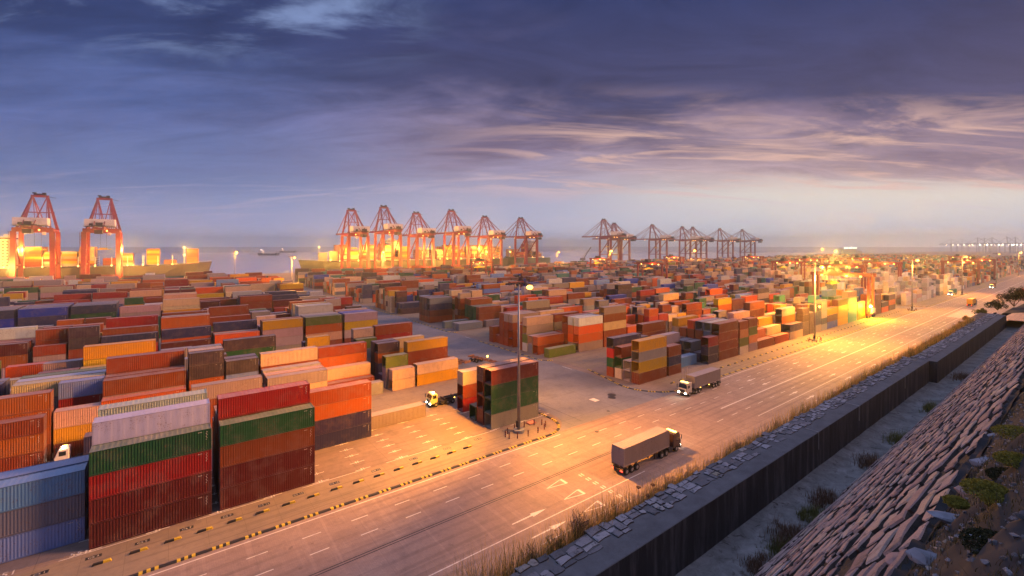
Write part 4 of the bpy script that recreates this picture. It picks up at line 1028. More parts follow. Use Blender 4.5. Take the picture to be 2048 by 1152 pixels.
# cargo and deck work lights on the ships and under the cranes (they are lit lamps in the photo)
for x in (-158, -115, -40, 20): lamp((x, 653, 32), 170000, (1.0, 0.44, 0.05), 2.0)
for x in (165, 215, 262, 318, 372, 430): lamp((x, 653, 32), 160000, (1.0, 0.44, 0.05), 2.0)
for x in (660, 820, 960, 1120): lamp((x, 655, 30), 110000, (1.0, 0.5, 0.14), 2.0)
for x in (-118, -36, 170, 240, 320, 405): lamp((x, 614, 16), 190000, (1.0, 0.40, 0.06), 2.0)
for (x, y) in ((450, 140), (560, 230), (700, 140)): lamp((x, y, 24), 40000, SODIUM, 1.0)

# two freighters riding at anchor
def freighter(px, D, Ls, label, yaw):
    X = (px-1024)/905*D; x = CU*D+SU*X; y = SU*D-CU*X
    r = empty('freighter', (x, y, -6), yaw); HM = simple('freighter_hull', (0.06, 0.075, 0.11), 0.6)
    b = MB(); b.prism([(-Ls/2, 0), (Ls/2-6, 0), (Ls/2, 11), (Ls/2-10, 12), (Ls/2-11, 8), (-Ls/2+24, 8), (-Ls/2+23, 10), (-Ls/2-2, 10)], -11, 11); b.build('hull', HM, r)
    b = MB(); b.bx(-Ls/2+3, -Ls/2+17, -9, 9, 10, 24); b.build('wheelhouse', WHITEP, r)
    b = MB(); b.bar((Ls/2-10, 0, 11), (Ls/2-10, 0, 20), 0.8); b.bar((0, 0, 8), (0, 0, 17), 0.8); b.build('masts', HM, r)
    b = MB(); b.sph((-Ls/2+10, 0, 25), 1.4, 8, 6); b.build('mast_lamp', LAMPW, r)
    tag(r, label, 'freighter')
freighter(538, 2050, 90, 'small dark freighter at anchor on the open sea, the nearer and left one', R(-40))
freighter(577, 2900, 105, 'faint freighter at anchor behind and right of the nearer one', R(-40))
def white_ship():
    D = 1900; X = (1700-1024)/905*D; r = empty('distant_ship', (CU*D+SU*X, SU*D-CU*X, 0), R(-37)); 
    b = MB(); b.prism([(-38, 0), (38, 0), (42, 16), (20, 17), (16, 27), (-40, 27)], -12, 12); b.build('hull', simple('pale_ship_paint', (0.35, 0.36, 0.42)), r)
    for q in range(6): b = MB(); b.sph((-30+9*q, -13, 28), 1.3, 8, 6); b.build('deck_lamp', LAMPW, r)
    tag(r, 'pale ship with white lights rising above the far yard cranes on the right', 'ship')
white_ship()
# slewing harbour crane between the two crane groups
b = MB(); b.bar((0, 0, 0), (0, 0, 12), 3); b.build; o = b.build('mobile_crane', simple('mobile_crane_grey', (0.12, 0.12, 0.16)), loc=(640, 615, 0))
c = MB(); c.bar((0, 0, 10), (16, -6, 34), 1.6); c.bar((-3, 1, 12), (16, -6, 34), 0.4); c.build('jib', MATS['mobile_crane_grey'], o); c = MB(); c.bx(-5, 4, -3, 3, 9, 13); c.build('cabin', MATS['mobile_crane_grey'], o)
tag(o, 'small slewing crane with raised jib between the two groups of quay cranes', 'mobile crane')
# ------------------------------------------------------------------ trucks
def wheels(par, xs_, w, r=0.52):
    for x in xs_:
        for sy in (-1, 1):
            b = MB(); b.cyl((x, sy*(w/2-0.45), r), (x, sy*w/2, r), r, n=18); o = b.build('wheel', TYRE, par)
            c = MB(); c.cyl((x, sy*(w/2-0.01), r), (x, sy*(w/2+0.02), r), r*0.5, n=12); c.build('rim', STEEL, o)
def tractor(par, cabm, x0=0.0, lights=True, beacon=False, long_cab=True):
    """cab with its front at x0 facing -x"""
    L_ = 2.3 if long_cab else 1.7; H = 3.2 if long_cab else 2.9
    b = MB(); b.prism([(x0+0.05, 0.75), (x0+L_, 0.75), (x0+L_, H), (x0+0.45, H), (x0+0.12, 1.95), (x0, 1.7)], -1.2, 1.2)
    cab = b.build('cab', cabm, par, bevel=0.06)
    b = MB(); b.add([(x0+0.13, -1.02, 1.98), (x0+0.13, 1.02, 1.98), (x0+0.40, 0.98, 2.92 if long_cab else 2.7), (x0+0.40, -0.98, 2.92 if long_cab else 2.7)], [(0, 1, 2, 3)])
    for v in range(4): b.v[v] = (b.v[v][0]-0.03, b.v[v][1], b.v[v][2])
    b.build('windscreen', GLASS, cab)
    for sy in (-1, 1):
        b = MB(); b.bx(x0+0.55, x0+1.4, sy*1.2-0.012*(sy < 0), sy*1.2+0.012*(sy > 0)+0.001, 1.95, 2.65); b.build('side_window', GLASS, cab)
        b = MB(); b.bar((x0-0.1, sy*1.28, 1.9), (x0-0.1, sy*1.28, 2.7), 0.16, 0.06); b.bar((x0-0.1, sy*1.28, 2.5), (x0+0.3, sy*1.2, 2.7), 0.04); b.build('mirror', DARKM, cab)
    b = MB(); b.bx(x0-0.06, x0+0.25, -1.22, 1.22, 0.42, 0.78); b.bx(x0-0.03, x0+0.02, -0.7, 0.7, 0.9, 1.6); b.build('bumper', DARKM, cab)
    for sy in (-1, 1):
        b = MB(); b.box((x0-0.07, sy*0.88, 0.86), (0.08, 0.42, 0.22)); b.build('headlight', glow('headlight_glow', (1, 0.93, 0.7), 40 if lights else 4), cab)
    b = MB(); b.bx(x0+0.8, x0+1.3, -0.9, 0.9, H, H+0.1)
    b.build('roof_lamp_bar', AMBER, cab)
    if beacon: b = MB(); b.cyl((x0+1.0, -0.5, H+0.1), (x0+1.0, -0.5, H+0.4), 0.14, n=8); b.build('beacon', glow('beacon_glow', (1, 0.8, 0.4), 40), cab)
    b = MB(); b.bx(x0+0.4, x0+6.2, -0.45, 0.45, 0.7, 1.0); b.bx(x0+2.5, x0+3.6, -1.2, -0.5, 0.5, 1.05); b.bx(x0+2.5, x0+3.6, 0.5, 1.2, 0.5, 1.05); b.bx(x0+4.2, x0+5.6, -0.6, 0.6, 1.0, 1.2); b.build('chassis', DARKM, par)
    wheels(par, (x0+1.3, x0+4.3, x0+5.6), 2.45)
    return cab
def semitrailer(par, x0=3.4, L_=12.5, tail=True):
    b = MB()
    for sy in (-1, 1): b.bx(x0, x0+L_, sy*0.5-0.1, sy*0.5+0.1, 1.12, 1.42)
    for q in (0.2, 3, 6, 9, L_-0.3): b.bx(x0+q-0.12, x0+q+0.12, -1.2, 1.2, 1.2, 1.42)
    b.bx(x0+3.6, x0+3.8, -0.9, -0.7, 0.2, 1.2); b.bx(x0+3.6, x0+3.8, 0.7, 0.9, 0.2, 1.2)
    b.bx(x0+L_-0.1, x0+L_, -1.2, 1.2, 0.6, 0.95)
    t = b.build('trailer_frame', DARKM, par)
    wheels(par, (x0+L_-3.6, x0+L_-2.3, x0+L_-1.0), 2.45)
    if tail:
        for sy in (-1, 1): b = MB(); b.bx(x0+L_, x0+L_+0.05, sy*0.9-0.22, sy*0.9+0.22, 0.7, 0.86); b.build('tail_light', TAIL, t)
    for q in (2.5, 6.5): b = MB(); b.bx(x0+q, x0+q+0.25, -1.24, -1.2, 1.22, 1.34); b.build('side_marker', AMBER, t)
def loose_container(x, y, z, rz, col, label, L40=True, h=2.896):
    ms = cmesh(12.19 if L40 else 6.06, h, col == 'W')
    o = bpy.data.objects.new('shipping_container', ms['body']); COL.objects.link(o)
    col4 = (*PAL[col], 1); o.color = col4; o.location = (x, y, z); o.rotation_euler = (0, 0, rz)
    p = bpy.data.objects.new('frame', ms['frame']); COL.objects.link(p); p.parent = o; p.color = col4
    for q in (0, 1):
        p = bpy.data.objects.new('door', ms['door']); COL.objects.link(p); p.parent = o; p.color = col4
        if q: p.scale = (1, -1, 1)
    tag(o, label, 'shipping container', 'shipping containers carried by trucks'); return o
def truck(x, y, heading, cabm, label, cont=None, clabel_=None, lights=True, beacon=False, trailer=True, long_cab=True, L40=True, name='container_truck'):
    """x,y = front of the cab; heading = direction of travel"""
    r = empty(name, (x, y, 0.02), heading+pi)
    tractor(r, cabm, 0, lights, beacon, long_cab)
    if trailer: semitrailer(r, 3.4, 12.5 if L40 else 12.5)
    tag(r, label, 'truck')
    if lights and x < 320:
        hd = Vector((cos(heading), sin(heading), 0))
        for sy in (-0.88, 0.88): spot((x+hd.x*0.3, y+hd.y*0.3+sy, 0.95), (hd.x, hd.y, -0.16), 700, 55, 0.7, (1.0, 0.80, 0.5))
    if cont:
        off = 3.5+(6.1 if L40 else 3.1); d = Vector((cos(heading+pi), sin(heading+pi)))
        loose_container(x+d.x*off, y+d.y*off, 1.45, heading, cont, clabel_, L40)
    return r
truck(98.6, 62.0, pi, simple('cab_pale', (0.45, 0.38, 0.32), 0.4), 'container truck coming towards us with bright headlights at the crossing', 't', 'brownish grey container on the truck with headlights at the crossing')
truck(72.6, 47.1, 0, simple('cab_dark', (0.06, 0.03, 0.03), 0.4), 'container truck driving away with red tail lights, nearest truck on the haul road', 't', 'dusty brown container on the nearest truck driving away')
truck(46.6, 92.4, pi, simple('cab_cream', (0.72, 0.58, 0.26), 0.4), 'cream yard tractor with lit headlights and beacon pulling an empty trailer between stacks', lights=True, beacon=True, long_cab=False, name='yard_tractor')
truck(-14.7, 104.3, pi, simple('cab_white', (0.72, 0.66, 0.62), 0.4), 'white yard tractor half hidden behind pale blue-grey containers at the left', 'b', 'navy container on the white yard tractor at the left', lights=False, beacon=True, long_cab=False, name='yard_tractor', L40=True)
truck(282, 37, 0, simple('cab_dark', (0.06, 0.03, 0.03), 0.4), 'truck with red tail lights just above the end of the wall', 'k', 'dark container on the truck just above the end of the wall')
truck(398, 50, 0, MATS['cab_dark'], 'truck far down the road carrying a golden yellow container', 'y', 'golden yellow container on a truck far down the road')
truck(520, 38, 0, MATS['cab_dark'], 'red-lit truck at the right edge of the picture', 'r', 'red container on the truck at the right edge')
truck(560, 60, pi, MATS['cab_white'], 'oncoming truck in the distance near the right edge', 'n', 'rust brown container on the distant oncoming truck')
truck(455, 69.5, pi, MATS['cab_white'], 'teal and white truck parked by the tip of the far island', 'a', 'teal container on the truck parked by the far island', lights=False)
# empty trailers standing in the cross road mouth
def flatbed(x, y, rz, label):
    r = empty('flatbed_trailer', (x, y, 0.02), rz); FM = simple('trailer_rust', (0.20, 0.09, 0.06), 0.7)
    b = MB()
    for sy in (-1, 1): b.bx(0, 14, sy*0.55-0.12, sy*0.55+0.12, 1.05, 1.4)
    for q in range(0, 15, 2): b.bx(q-0.12, q+0.12, -1.25, 1.25, 1.15, 1.4)
    b.bx(0, 0.3, -1.25, 1.25, 1.2, 1.75); b.bx(13.8, 14.1, -1.25, 1.25, 1.2, 1.6); b.bx(3.5, 3.7, -0.9, 0.9, 0.1, 1.1); b.build('frame', FM, r)
    wheels(r, (10.2, 11.5, 12.8), 2.45)
    tag(r, label, 'flatbed trailer', 'empty flatbed trailers')
flatbed(71.5, 116, R(100), 'empty rusty flatbed trailer on the cross road, the left and nearer one')
flatbed(79.0, 108.5, R(100), 'empty rusty flatbed trailer on the cross road, the right one with a lamp')
b = MB(); b.sph((0, 0, 0), 0.3, 8, 6); o = b.build('marker_lamp', AMBER, loc=(79.3, 117, 1.8)); tag(o, 'small amber lamp glowing beside the right-hand flatbed trailer', 'lamp')

# ------------------------------------------------------------------ hillside, retaining wall, walkway and stone slope
TOPZ = CAMZ-9.9; WALKZ = CAMZ-11.73
EARTH = simple('hill_earth', (0.020, 0.024, 0.030), 0.95, var=0.6, scale=1.4, dirt=(0.045, 0.045, 0.03), dirtamt=0.5)
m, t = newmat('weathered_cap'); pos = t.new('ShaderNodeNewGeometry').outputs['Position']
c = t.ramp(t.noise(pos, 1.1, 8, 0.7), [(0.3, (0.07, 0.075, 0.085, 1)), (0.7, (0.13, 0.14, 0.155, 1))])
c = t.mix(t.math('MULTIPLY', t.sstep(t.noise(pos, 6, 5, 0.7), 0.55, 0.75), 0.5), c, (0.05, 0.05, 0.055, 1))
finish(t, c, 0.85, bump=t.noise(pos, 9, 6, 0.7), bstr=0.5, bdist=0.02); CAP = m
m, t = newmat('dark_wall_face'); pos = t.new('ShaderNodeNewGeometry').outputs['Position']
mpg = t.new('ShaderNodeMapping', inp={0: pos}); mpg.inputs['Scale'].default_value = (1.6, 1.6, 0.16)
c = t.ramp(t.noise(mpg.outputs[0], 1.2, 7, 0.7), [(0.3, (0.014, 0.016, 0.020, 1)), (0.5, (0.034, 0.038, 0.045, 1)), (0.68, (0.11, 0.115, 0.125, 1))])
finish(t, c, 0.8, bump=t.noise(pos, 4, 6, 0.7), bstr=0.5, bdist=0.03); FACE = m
m, t = newmat('walkway_concrete'); pos = t.new('ShaderNodeNewGeometry').outputs['Position']
c = t.ramp(t.noise(pos, 0.9, 9, 0.72, 0.8), [(0.3, (0.07, 0.07, 0.066, 1)), (0.47, (0.16, 0.163, 0.158, 1)), (0.72, (0.28, 0.285, 0.28, 1))])
c = t.mix(t.sstep(t.noise(pos, 2.2, 8, 0.75, 0.8), 0.54, 0.66), c, (0.055, 0.05, 0.045, 1))
finish(t, c, 0.85, bump=t.noise(pos, 7, 6, 0.7), bstr=0.5, bdist=0.03); WALK = m
m, t = newmat('pink_granite'); g = t.new('ShaderNodeNewGeometry'); pos = g.outputs['Position']; ri = g.outputs['Random Per Island']
c = t.ramp(ri, [(0, (0.26, 0.17, 0.16, 1)), (0.35, (0.36, 0.25, 0.23, 1)), (0.7, (0.45, 0.32, 0.28, 1)), (0.92, (0.52, 0.37, 0.27, 1)), (1, (0.36, 0.33, 0.34, 1))])
c = t.mix(t.sstep(t.noise(pos, 30, 4, 0.7), 0.55, 0.7), c, (0.13, 0.085, 0.08, 1)); c = t.mix(t.math('MULTIPLY', t.sstep(t.noise(pos, 1.6, 6, 0.7), 0.52, 0.7), 0.75), c, (0.075, 0.06, 0.055, 1))
finish(t, c, 0.85, bump=t.noise(pos, 14, 7, 0.75), bstr=0.7, bdist=0.04); GRANITE = m
m, t = newmat('mortar_moss'); pos = t.new('ShaderNodeNewGeometry').outputs['Position']
c = t.ramp(t.noise(pos, 2.5, 7, 0.7), [(0.35, (0.018, 0.016, 0.015, 1)), (0.6, (0.055, 0.045, 0.038, 1)), (0.8, (0.05, 0.055, 0.03, 1))])
finish(t, c, 0.95, bump=t.noise(pos, 10, 6, 0.7), bstr=0.8, bdist=0.05); MORTAR = m
m, t = newmat('blue_grey_stone'); g = t.new('ShaderNodeNewGeometry'); pos = g.outputs['Position']; ri = g.outputs['Random Per Island']
c = t.ramp(ri, [(0, (0.09, 0.095, 0.11, 1)), (0.5, (0.20, 0.20, 0.225, 1)), (0.85, (0.30, 0.31, 0.35, 1)), (1, (0.24, 0.22, 0.17, 1))])
c = t.mix(t.sstep(t.noise(pos, 5, 6, 0.75), 0.5, 0.65), c, (0.07, 0.075, 0.085, 1))
finish(t, c, 0.85, bump=t.noise(pos, 12, 7, 0.75), bstr=0.7, bdist=0.04); BSTONE = m

from mathutils import noise as MN
def nz(x, y, s=1.0, o=0.0): return MN.noise(Vector((x*s+o, y*s-o, o*0.7)))
X0, X1 = -30.0, 96.0
# profile across (y, z) from the camera's hilltop to the road; z as function of y and x
def hill_z(x, y):
    # hilltop -> slope top at y=1.2, slope down to walkway y=7.5
    top = CAMZ-1.95
    if y <= 0.35: z = top-0.06*max(0, -y)*0+0.05*nz(x, y, 1.3)
    elif y <= 1.25: z = top-(y-0.35)/0.9*1.40+0.06*nz(x, y, 1.5)
    elif y <= 7.55: z = CAMZ-3.42-(y-1.25)*1.318
    else: z = WALKZ
    return z
rng = random.Random(5)
# hilltop rubble ground
def gridmesh(name, x0, x1, y0, y1, nx, ny, fz, mat, kind=None, smooth=True):
    b = MB(); vs = []
    for j in range(ny+1):
        for i in range(nx+1):
            x = x0+(x1-x0)*i/nx; y = y0+(y1-y0)*j/ny; vs.append((x, y, fz(x, y)))
    fs = [(j*(nx+1)+i, j*(nx+1)+i+1, (j+1)*(nx+1)+i+1, (j+1)*(nx+1)+i) for j in range(ny) for i in range(nx)]
    b.add(vs, fs); o = b.build(name, mat, smooth=smooth)
    if kind: o['kind'] = kind
    return o
def top_z(x, y):
    edge_y = 1.25
    z = hill_z(x, min(y, edge_y))
    z += 0.10*nz(x, y, 2.6, 3)+0.05*nz(x, y, 7.0, 9)
    z -= 0.012*max(0, x-8)
    return z-(0.10 if y > 1.1 else 0)
gridmesh('hilltop', -6, 26, -14, 1.38, 320, 130, top_z, EARTH, 'structure')
gridmesh('hilltop_far', 26, 110, -60, 1.38, 84, 40, lambda x, y: top_z(x, y)-0.05+(0.02*(x-26) if y < 0 else 0), EARTH, 'structure')
# mortar bed of the stone slope
def slope_pt(x, u, h=0.0):   # u = distance up the slope from its foot
    ny_, nz_ = 0.797, 0.604  # outward normal (towards +y, up)
    y = 7.55-u*0.604; z = WALKZ+u*0.797
    return (x, y+h*ny_, z+h*nz_)
SL = 10.43
rev = empty('stone_revetment', (30, 7.55, WALKZ))
def local(p, r): return (p[0]-r.location.x, p[1]-r.location.y, p[2]-r.location.z)
b = MB(); vs = []; NX, NU = 250, 26
for j in range(NU+1):
    for i in range(NX+1):
        x = -10+(X1+25)*i/NX; u = SL*j/NU; vs.append(local(slope_pt(x, u, 0.05*nz(x, u, 2.2)), rev))
b.add(vs, [(j*(NX+1)+i, j*(NX+1)+i+1, (j+1)*(NX+1)+i+1, (j+1)*(NX+1)+i) for j in range(NU) for i in range(NX)])
b.build('mortar_bed', MORTAR, rev, smooth=True)
def pillow(b, poly, fpt, hgt, inset=0.16):
    """irregular stone: base ring, shoulder ring, domed top"""
    n = len(poly); cx = sum(p[0] for p in poly)/n; cy = sum(p[1] for p in poly)/n
    vs = []
    for k, (sc, h) in enumerate(((1.0, -0.08), (0.97, hgt*0.72), (1-inset, hgt))):
        for (px_, py_) in poly:
            q = (cx+(px_-cx)*sc, cy+(py_-cy)*sc); hh = h+(0.014*nz(q[0]*3, q[1]*3, 1, k) if k else 0); vs.append(fpt(q[0], q[1], hh))
    vs.append(fpt(cx, cy, hgt*1.05+0.012*nz(cx, cy, 3)))
    fs = []
    for k in range(2):
        for i in range(n): fs.append((k*n+i, k*n+(i+1) % n, (k+1)*n+(i+1) % n, (k+1)*n+i))
    for i in range(n): fs.append((2*n+i, 2*n+(i+1) % n, 3*n))
    b.add(vs, fs); b.m[-len(fs):] = [1]*n+[0]*(len(fs)-n)
stn = MB(); u = 0.08
while u < SL-0.1:
    hgt_row = rng.uniform(0.28, 0.50); x = -8+rng.uniform(0, 0.5)
    while x < X1:
        w = rng.uniform(0.5, 1.35)*(1.25 if rng.random() < 0.2 else 1); g = rng.uniform(0.12, 0.24)
        a0, a1 = x+g/2, x+w-g/2; b0_, b1_ = u+g*0.5, u+hgt_row-g*0.5; j = lambda s: rng.uniform(-s, s)
        wv = lambda q: 0.22*nz(q, u, 0.35, 4)+0.10*nz(q, u, 1.3, 8)
        n = 4
        poly = [(a0+j(.05), b0_+wv(a0)+j(.05))]+[(a0+(a1-a0)*k/3+j(.05), b0_+wv(a0+(a1-a0)*k/3)+j(.05)) for k in (1, 2)]+[(a1+j(.05), b0_+wv(a1)+j(.05)), (a1+j(.08), (b0_+b1_)/2+wv(a1)), (a1+j(.05), b1_+wv(a1)+j(.05))]+[(a0+(a1-a0)*k/3+j(.05), b1_+wv(a0+(a1-a0)*k/3)+j(.06)) for k in (2, 1)]+[(a0+j(.05), b1_+wv(a0)+j(.05)), (a0+j(.08), (b0_+b1_)/2+wv(a0))]
        if rng.random() > 0.03: pillow(stn, poly, lambda q, w_, h: local(slope_pt(q, w_, h), rev), rng.uniform(0.045, 0.10), 0.07)
        x += w
    u += hgt_row
stn.build('facing_stones', [GRANITE, MORTAR], rev, smooth=False)
tag(rev, 'sloping revetment of long pinkish stones set in dark mortar below the hilltop', 'stone revetment')
# walkway
gridmesh('walkway', -10, X1+10, 7.4, 9.5, 300, 8, lambda x, y: WALKZ+0.03*nz(x, y, 0.8), WALK, 'structure')
# wall: two straight lengths, the far one standing half a metre nearer to the slope
def wall_seg(x0, x1, yr, yl, label, name='parapet_wall'):
    r = empty(name, ((x0+x1)/2, yr, WALKZ-0.2)); ox = (x0+x1)/2
    n = max(2, int((x1-x0)/1.2)); vs = []; prof = [(yr, WALKZ-0.3), (yr, TOPZ-0.02), (yr+0.02, TOPZ), (yl, TOPZ), (yl+0.05, TOPZ-0.04), (yl+0.15, 20.0)]
    b = MB(); NP = len(prof)
    for i in range(n+1):
        x = x0+(x1-x0)*i/n
        for k, (y, z) in enumerate(prof):
            dz = 0.02*nz(x, y, 1.7) if 0 < k < 5 else 0; dy = 0.015*nz(x, z, 1.1, 5) if k < 3 else 0.08*nz(x, z, 0.9, 6)
            vs.append((x-ox, y+dy-yr, z+dz-(WALKZ-0.2)))
    fs = []; mi = []
    for i in range(n):
        for k in range(NP-1):
            a = i*NP+k; fs.append((a, a+1, a+NP+1, a+NP)); mi.append(0 if k == 0 else 1)
    fs += [tuple(range(NP-1, -1, -1)), tuple(n*NP+k for k in range(NP))]; mi += [0, 0]
    b.v = vs; b.f = fs; b.m = mi
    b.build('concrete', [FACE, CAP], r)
    s = MB(); x = x0+0.1
    while x < x1-0.3:
        w = rng.uniform(0.25, 0.75); y = yr+0.72+rng.uniform(-0.05, 0.05)
        while y < yl-0.12:
            d = rng.uniform(0.16, 0.38); j = lambda q: rng.uniform(-q, q)
            if rng.random() < 0.8:
                P = [(x+j(.05), y+j(.04)), (x+w*0.5, y+j(.05)), (x+w-0.06+j(.05), y+j(.04)), (x+w-0.05, y+d*0.5), (x+w-0.06+j(.05), y+d-0.04+j(.04)), (x+w*0.5, y+d-0.03+j(.05)), (x+j(.05), y+d-0.04+j(.04))]
                hh = rng.uniform(0.02, 0.06)
                pillow(s, P, lambda q, w_, h: (q-ox, w_-yr, TOPZ+h-(WALKZ-0.2)), hh, 0.12)
            y += d
        x += w
    s.build('coping_stones', [BSTONE, MORTAR], r)
    tag(r, label, 'wall')
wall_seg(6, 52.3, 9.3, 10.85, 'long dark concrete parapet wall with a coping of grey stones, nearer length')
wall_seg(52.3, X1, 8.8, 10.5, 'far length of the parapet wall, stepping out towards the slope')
b = MB()
for x in (27.5, 34.0, 44.5): b.bx(x-0.02, x+0.03, 9.285, 9.96, TOPZ+0.012, TOPZ+0.03); b.bx(x-0.02, x+0.03, 9.27, 9.29, TOPZ-0.9, TOPZ+0.01)
o = b.build('wall_joint', simple('joint_filler', (0.30, 0.30, 0.31), 0.8)); o['kind'] = 'structure'
# hidden outer bank between wall and road
gridmesh('bank', X0, 140, 10.7, 35.5, 170, 24, lambda x, y: max(-0.3, (TOPZ-0.35)*max(0.0, 1-((y-10.7)/24.3))**1.05-0.12+0.4*nz(x, y, 0.3))*(1.0 if x < 105 else max(0.0, 1-(x-105)/35)), EARTH, 'structure')
# spur of the hill that closes the view at the end of the wall
def spur_z(x, y):
    return TOPZ+0.25-0.03*(x-96)-max(0, y-9)*0.85+max(0, 5-y)*0.12+0.5*nz(x, y, 0.35)+0.15*nz(x, y, 1.5)
gridmesh('hill_spur', 95.5, 230, -60, 24, 135, 84, spur_z, EARTH, 'structure')
RUB = simple('rubble_brown', (0.13, 0.095, 0.08), 0.95, var=0.5, scale=2.2, dirt=(0.05, 0.045, 0.04), dirtamt=0.6)
gridmesh('rubble_bank', 50, 98, 10.45, 19, 150, 34, lambda x, y: TOPZ-0.25-max(0, y-10.6-max(0, (x-66))*0.035)*0.9+0.28*nz(x, y, 0.8)+0.12*nz(x, y, 3.0), RUB, 'structure')

# unseen ridge added behind the camera to keep the sun off hillside and wall
def back_z(x, y):
    f = min(1, max(0, (-5-y)/9)); return CAMZ-2.4+f*f*(3-2*f)*22+1.6*nz(x, y, 0.12)+0.5*nz(x, y, 0.5)-0.02*max(0, x-60)
gridmesh('sun_block_ridge', -70, 320, -60, -4.5, 130, 40, back_z, EARTH, 'structure')
# loose rocks
def hull_rock(rn, sx, sy, sz, n=26):
    bm = bmesh.new()
    for _ in range(n):
        q = Vector((rn.gauss(0, 1), rn.gauss(0, 1), rn.gauss(0, 1))).normalized()*rn.uniform(0.78, 1.05); bm.verts.new((q.x*sx, q.y*sy, q.z*sz))
    r_ = bmesh.ops.convex_hull(bm, input=bm.verts); bmesh.ops.delete(bm, geom=list({g for g in r_['geom_interior'] if isinstance(g, bmesh.types.BMVert)}), context='VERTS')
    bm.verts.ensure_lookup_table(); bm.faces.ensure_lookup_table()
    vs = [tuple(v.co) for v in bm.verts]; idx = {v: k for k, v in enumerate(bm.verts)}; fs = [tuple(idx[v] for v in f.verts) for f in bm.faces]; bm.free(); return vs, fs
def rock(x, y, z, sx, sy, sz, seed, mat, label, rz=0.0, name='rock'):
    vs, fs = hull_rock(random.Random(seed*31), sx*0.72, sy*0.85, max(sz, 0.45*sy)*0.8); b = MB(); b.add(vs, fs)
    o = b.build(name, mat, loc=(x, y, z), bevel=0.012); o.rotation_euler = (0.1, 0.15, rz); tag(o, label, 'rock'); return o
def at(px, py, z):
    D = 905*(CAMZ-z)/(py-492); X = (px-1024)/905*D; return CU*D+SU*X, SU*D-CU*X
LST = simple('pale_blue_rock', (0.24, 0.26, 0.31), 0.9, var=0.5, scale=5, dirt=(0.06, 0.06, 0.06), dirtamt=0.6)
PST = simple('pink_rock', (0.34, 0.22, 0.20), 0.9, var=0.4, scale=6, dirt=(0.09, 0.07, 0.06), dirtamt=0.6)
for i, (px, py, z, sx, sy, sz, mt, lb, rz) in enumerate((
    (1868, 1126, 33.2, .36, .16, .12, LST, 'pale blue-grey rock with a sharp crest at the bottom edge, nearest us', R(-60)),
    (1905, 1040, 33.2, .42, .13, .08, LST, 'flat pale stone lying on dark soil left of the white patch', R(-40)),
    (1972, 930, 33.0, .36, .22, .15, LST, 'rounded blue-grey rock beside the yellow-green moss', R(20)),
    (1985, 1085, 33.8, .24, .07, .035, LST, 'flattish white stone alone on the dark soil at lower right', R(-70)),
    (2000, 880, 32.7, .45, .2, .18, LST, 'grey rock at the top edge of the stone slope', R(10)),
    (2032, 835, 32.2, .7, .3, .22, PST, 'pinkish rock far up the slope edge near the right border', R(30)),
    (1800, 1120, 32.6, .5, .13, .1, PST, 'long pink stone slab on the slope edge at the bottom', R(-8)),
    (1925, 985, 33.0, .3, .12, .09, PST, 'small pinkish rock between the slope and the moss', R(20)))):
    x, y = at(px, py, z); rock(x, y, z, sx, sy, sz, i+1, mt, lb, rz)
x, y = at(1565, 1125, WALKZ+1.0)
b = MB(); b.add([(-.12, -.08, 0), (.13, -.06, .02), (.1, .09, .03), (-.08, .1, 0), (0, 0, .12)], [(0, 1, 4), (1, 2, 4), (2, 3, 4), (3, 0, 4), (0, 3, 2, 1)]); o = b.build('paper_scrap', WHITEP, loc=(x, y, WALKZ+1.05)); tag(o, 'small white scrap of paper lying at the foot of the stone slope', 'scrap')

# ------------------------------------------------------------------ plants
def leafmat(name, c1, c2, c3):
    m, t = newmat(name); g = t.new('ShaderNodeNewGeometry'); ri = g.outputs['Random Per Island']
    c = t.ramp(ri, [(0, (*c1, 1)), (0.5, (*c2, 1)), (1, (*c3, 1))])
    p = t.new('ShaderNodeBsdfPrincipled'); t.l.new(c, p.inputs['Base Color']); p.inputs['Roughness'].default_value = 0.7; p.inputs['Specular IOR Level'].default_value = 0.2
    tr = t.new('ShaderNodeBsdfTranslucent'); t.l.new(c, tr.inputs[0])
    mx = t.new('ShaderNodeMixShader', inp={0: 0.35, 1: p.outputs[0], 2: tr.outputs[0]}); t.new('ShaderNodeOutputMaterial', inp={0: mx.outputs[0]}); return m
DRY = leafmat('dry_grass', (0.46, 0.27, 0.07), (0.62, 0.37, 0.10), (0.24, 0.18, 0.05))
GRN = leafmat('weed_green', (0.08, 0.10, 0.03), (0.14, 0.15, 0.045), (0.19, 0.17, 0.06))
BRN = leafmat('dead_twigs', (0.15, 0.085, 0.06), (0.20, 0.12, 0.075), (0.10, 0.07, 0.045))
DKG = leafmat('dark_bush', (0.015, 0.022, 0.012), (0.03, 0.038, 0.016), (0.045, 0.05, 0.02))
MOS = leafmat('yellow_moss', (0.18, 0.17, 0.03), (0.30, 0.27, 0.045), (0.12, 0.13, 0.035))
def blade(b, x, y, z, h, w, lean, az_, segs=3):
    dx, dy = cos(az_), sin(az_); px_, py_ = -dy*w/2, dx*w/2; vs = []
    for k in range(segs+1):
        u_ = k/segs; off = lean*u_*u_; ww = 1-u_*0.92
        cx_, cy_, cz = x+dx*off, y+dy*off, z+h*u_*(1-0.25*lean*u_)
        vs += [(cx_-px_*ww, cy_-py_*ww, cz), (cx_+px_*ww, cy_+py_*ww, cz)]
    b.add(vs, [(2*k, 2*k+1, 2*k+3, 2*k+2) for k in range(segs)])
def tuft(b, x, y, z, n, h, spread, w=0.018, lean=0.35):
    for _ in range(n):
        a = rng.uniform(0, 2*pi); r_ = abs(rng.gauss(0, spread)); hh = h*rng.uniform(0.5, 1.15)
        blade(b, x+r_*cos(a), y+r_*sin(a), z, hh, w, lean*hh*rng.uniform(0.2, 1.3), rng.uniform(0, 2*pi))
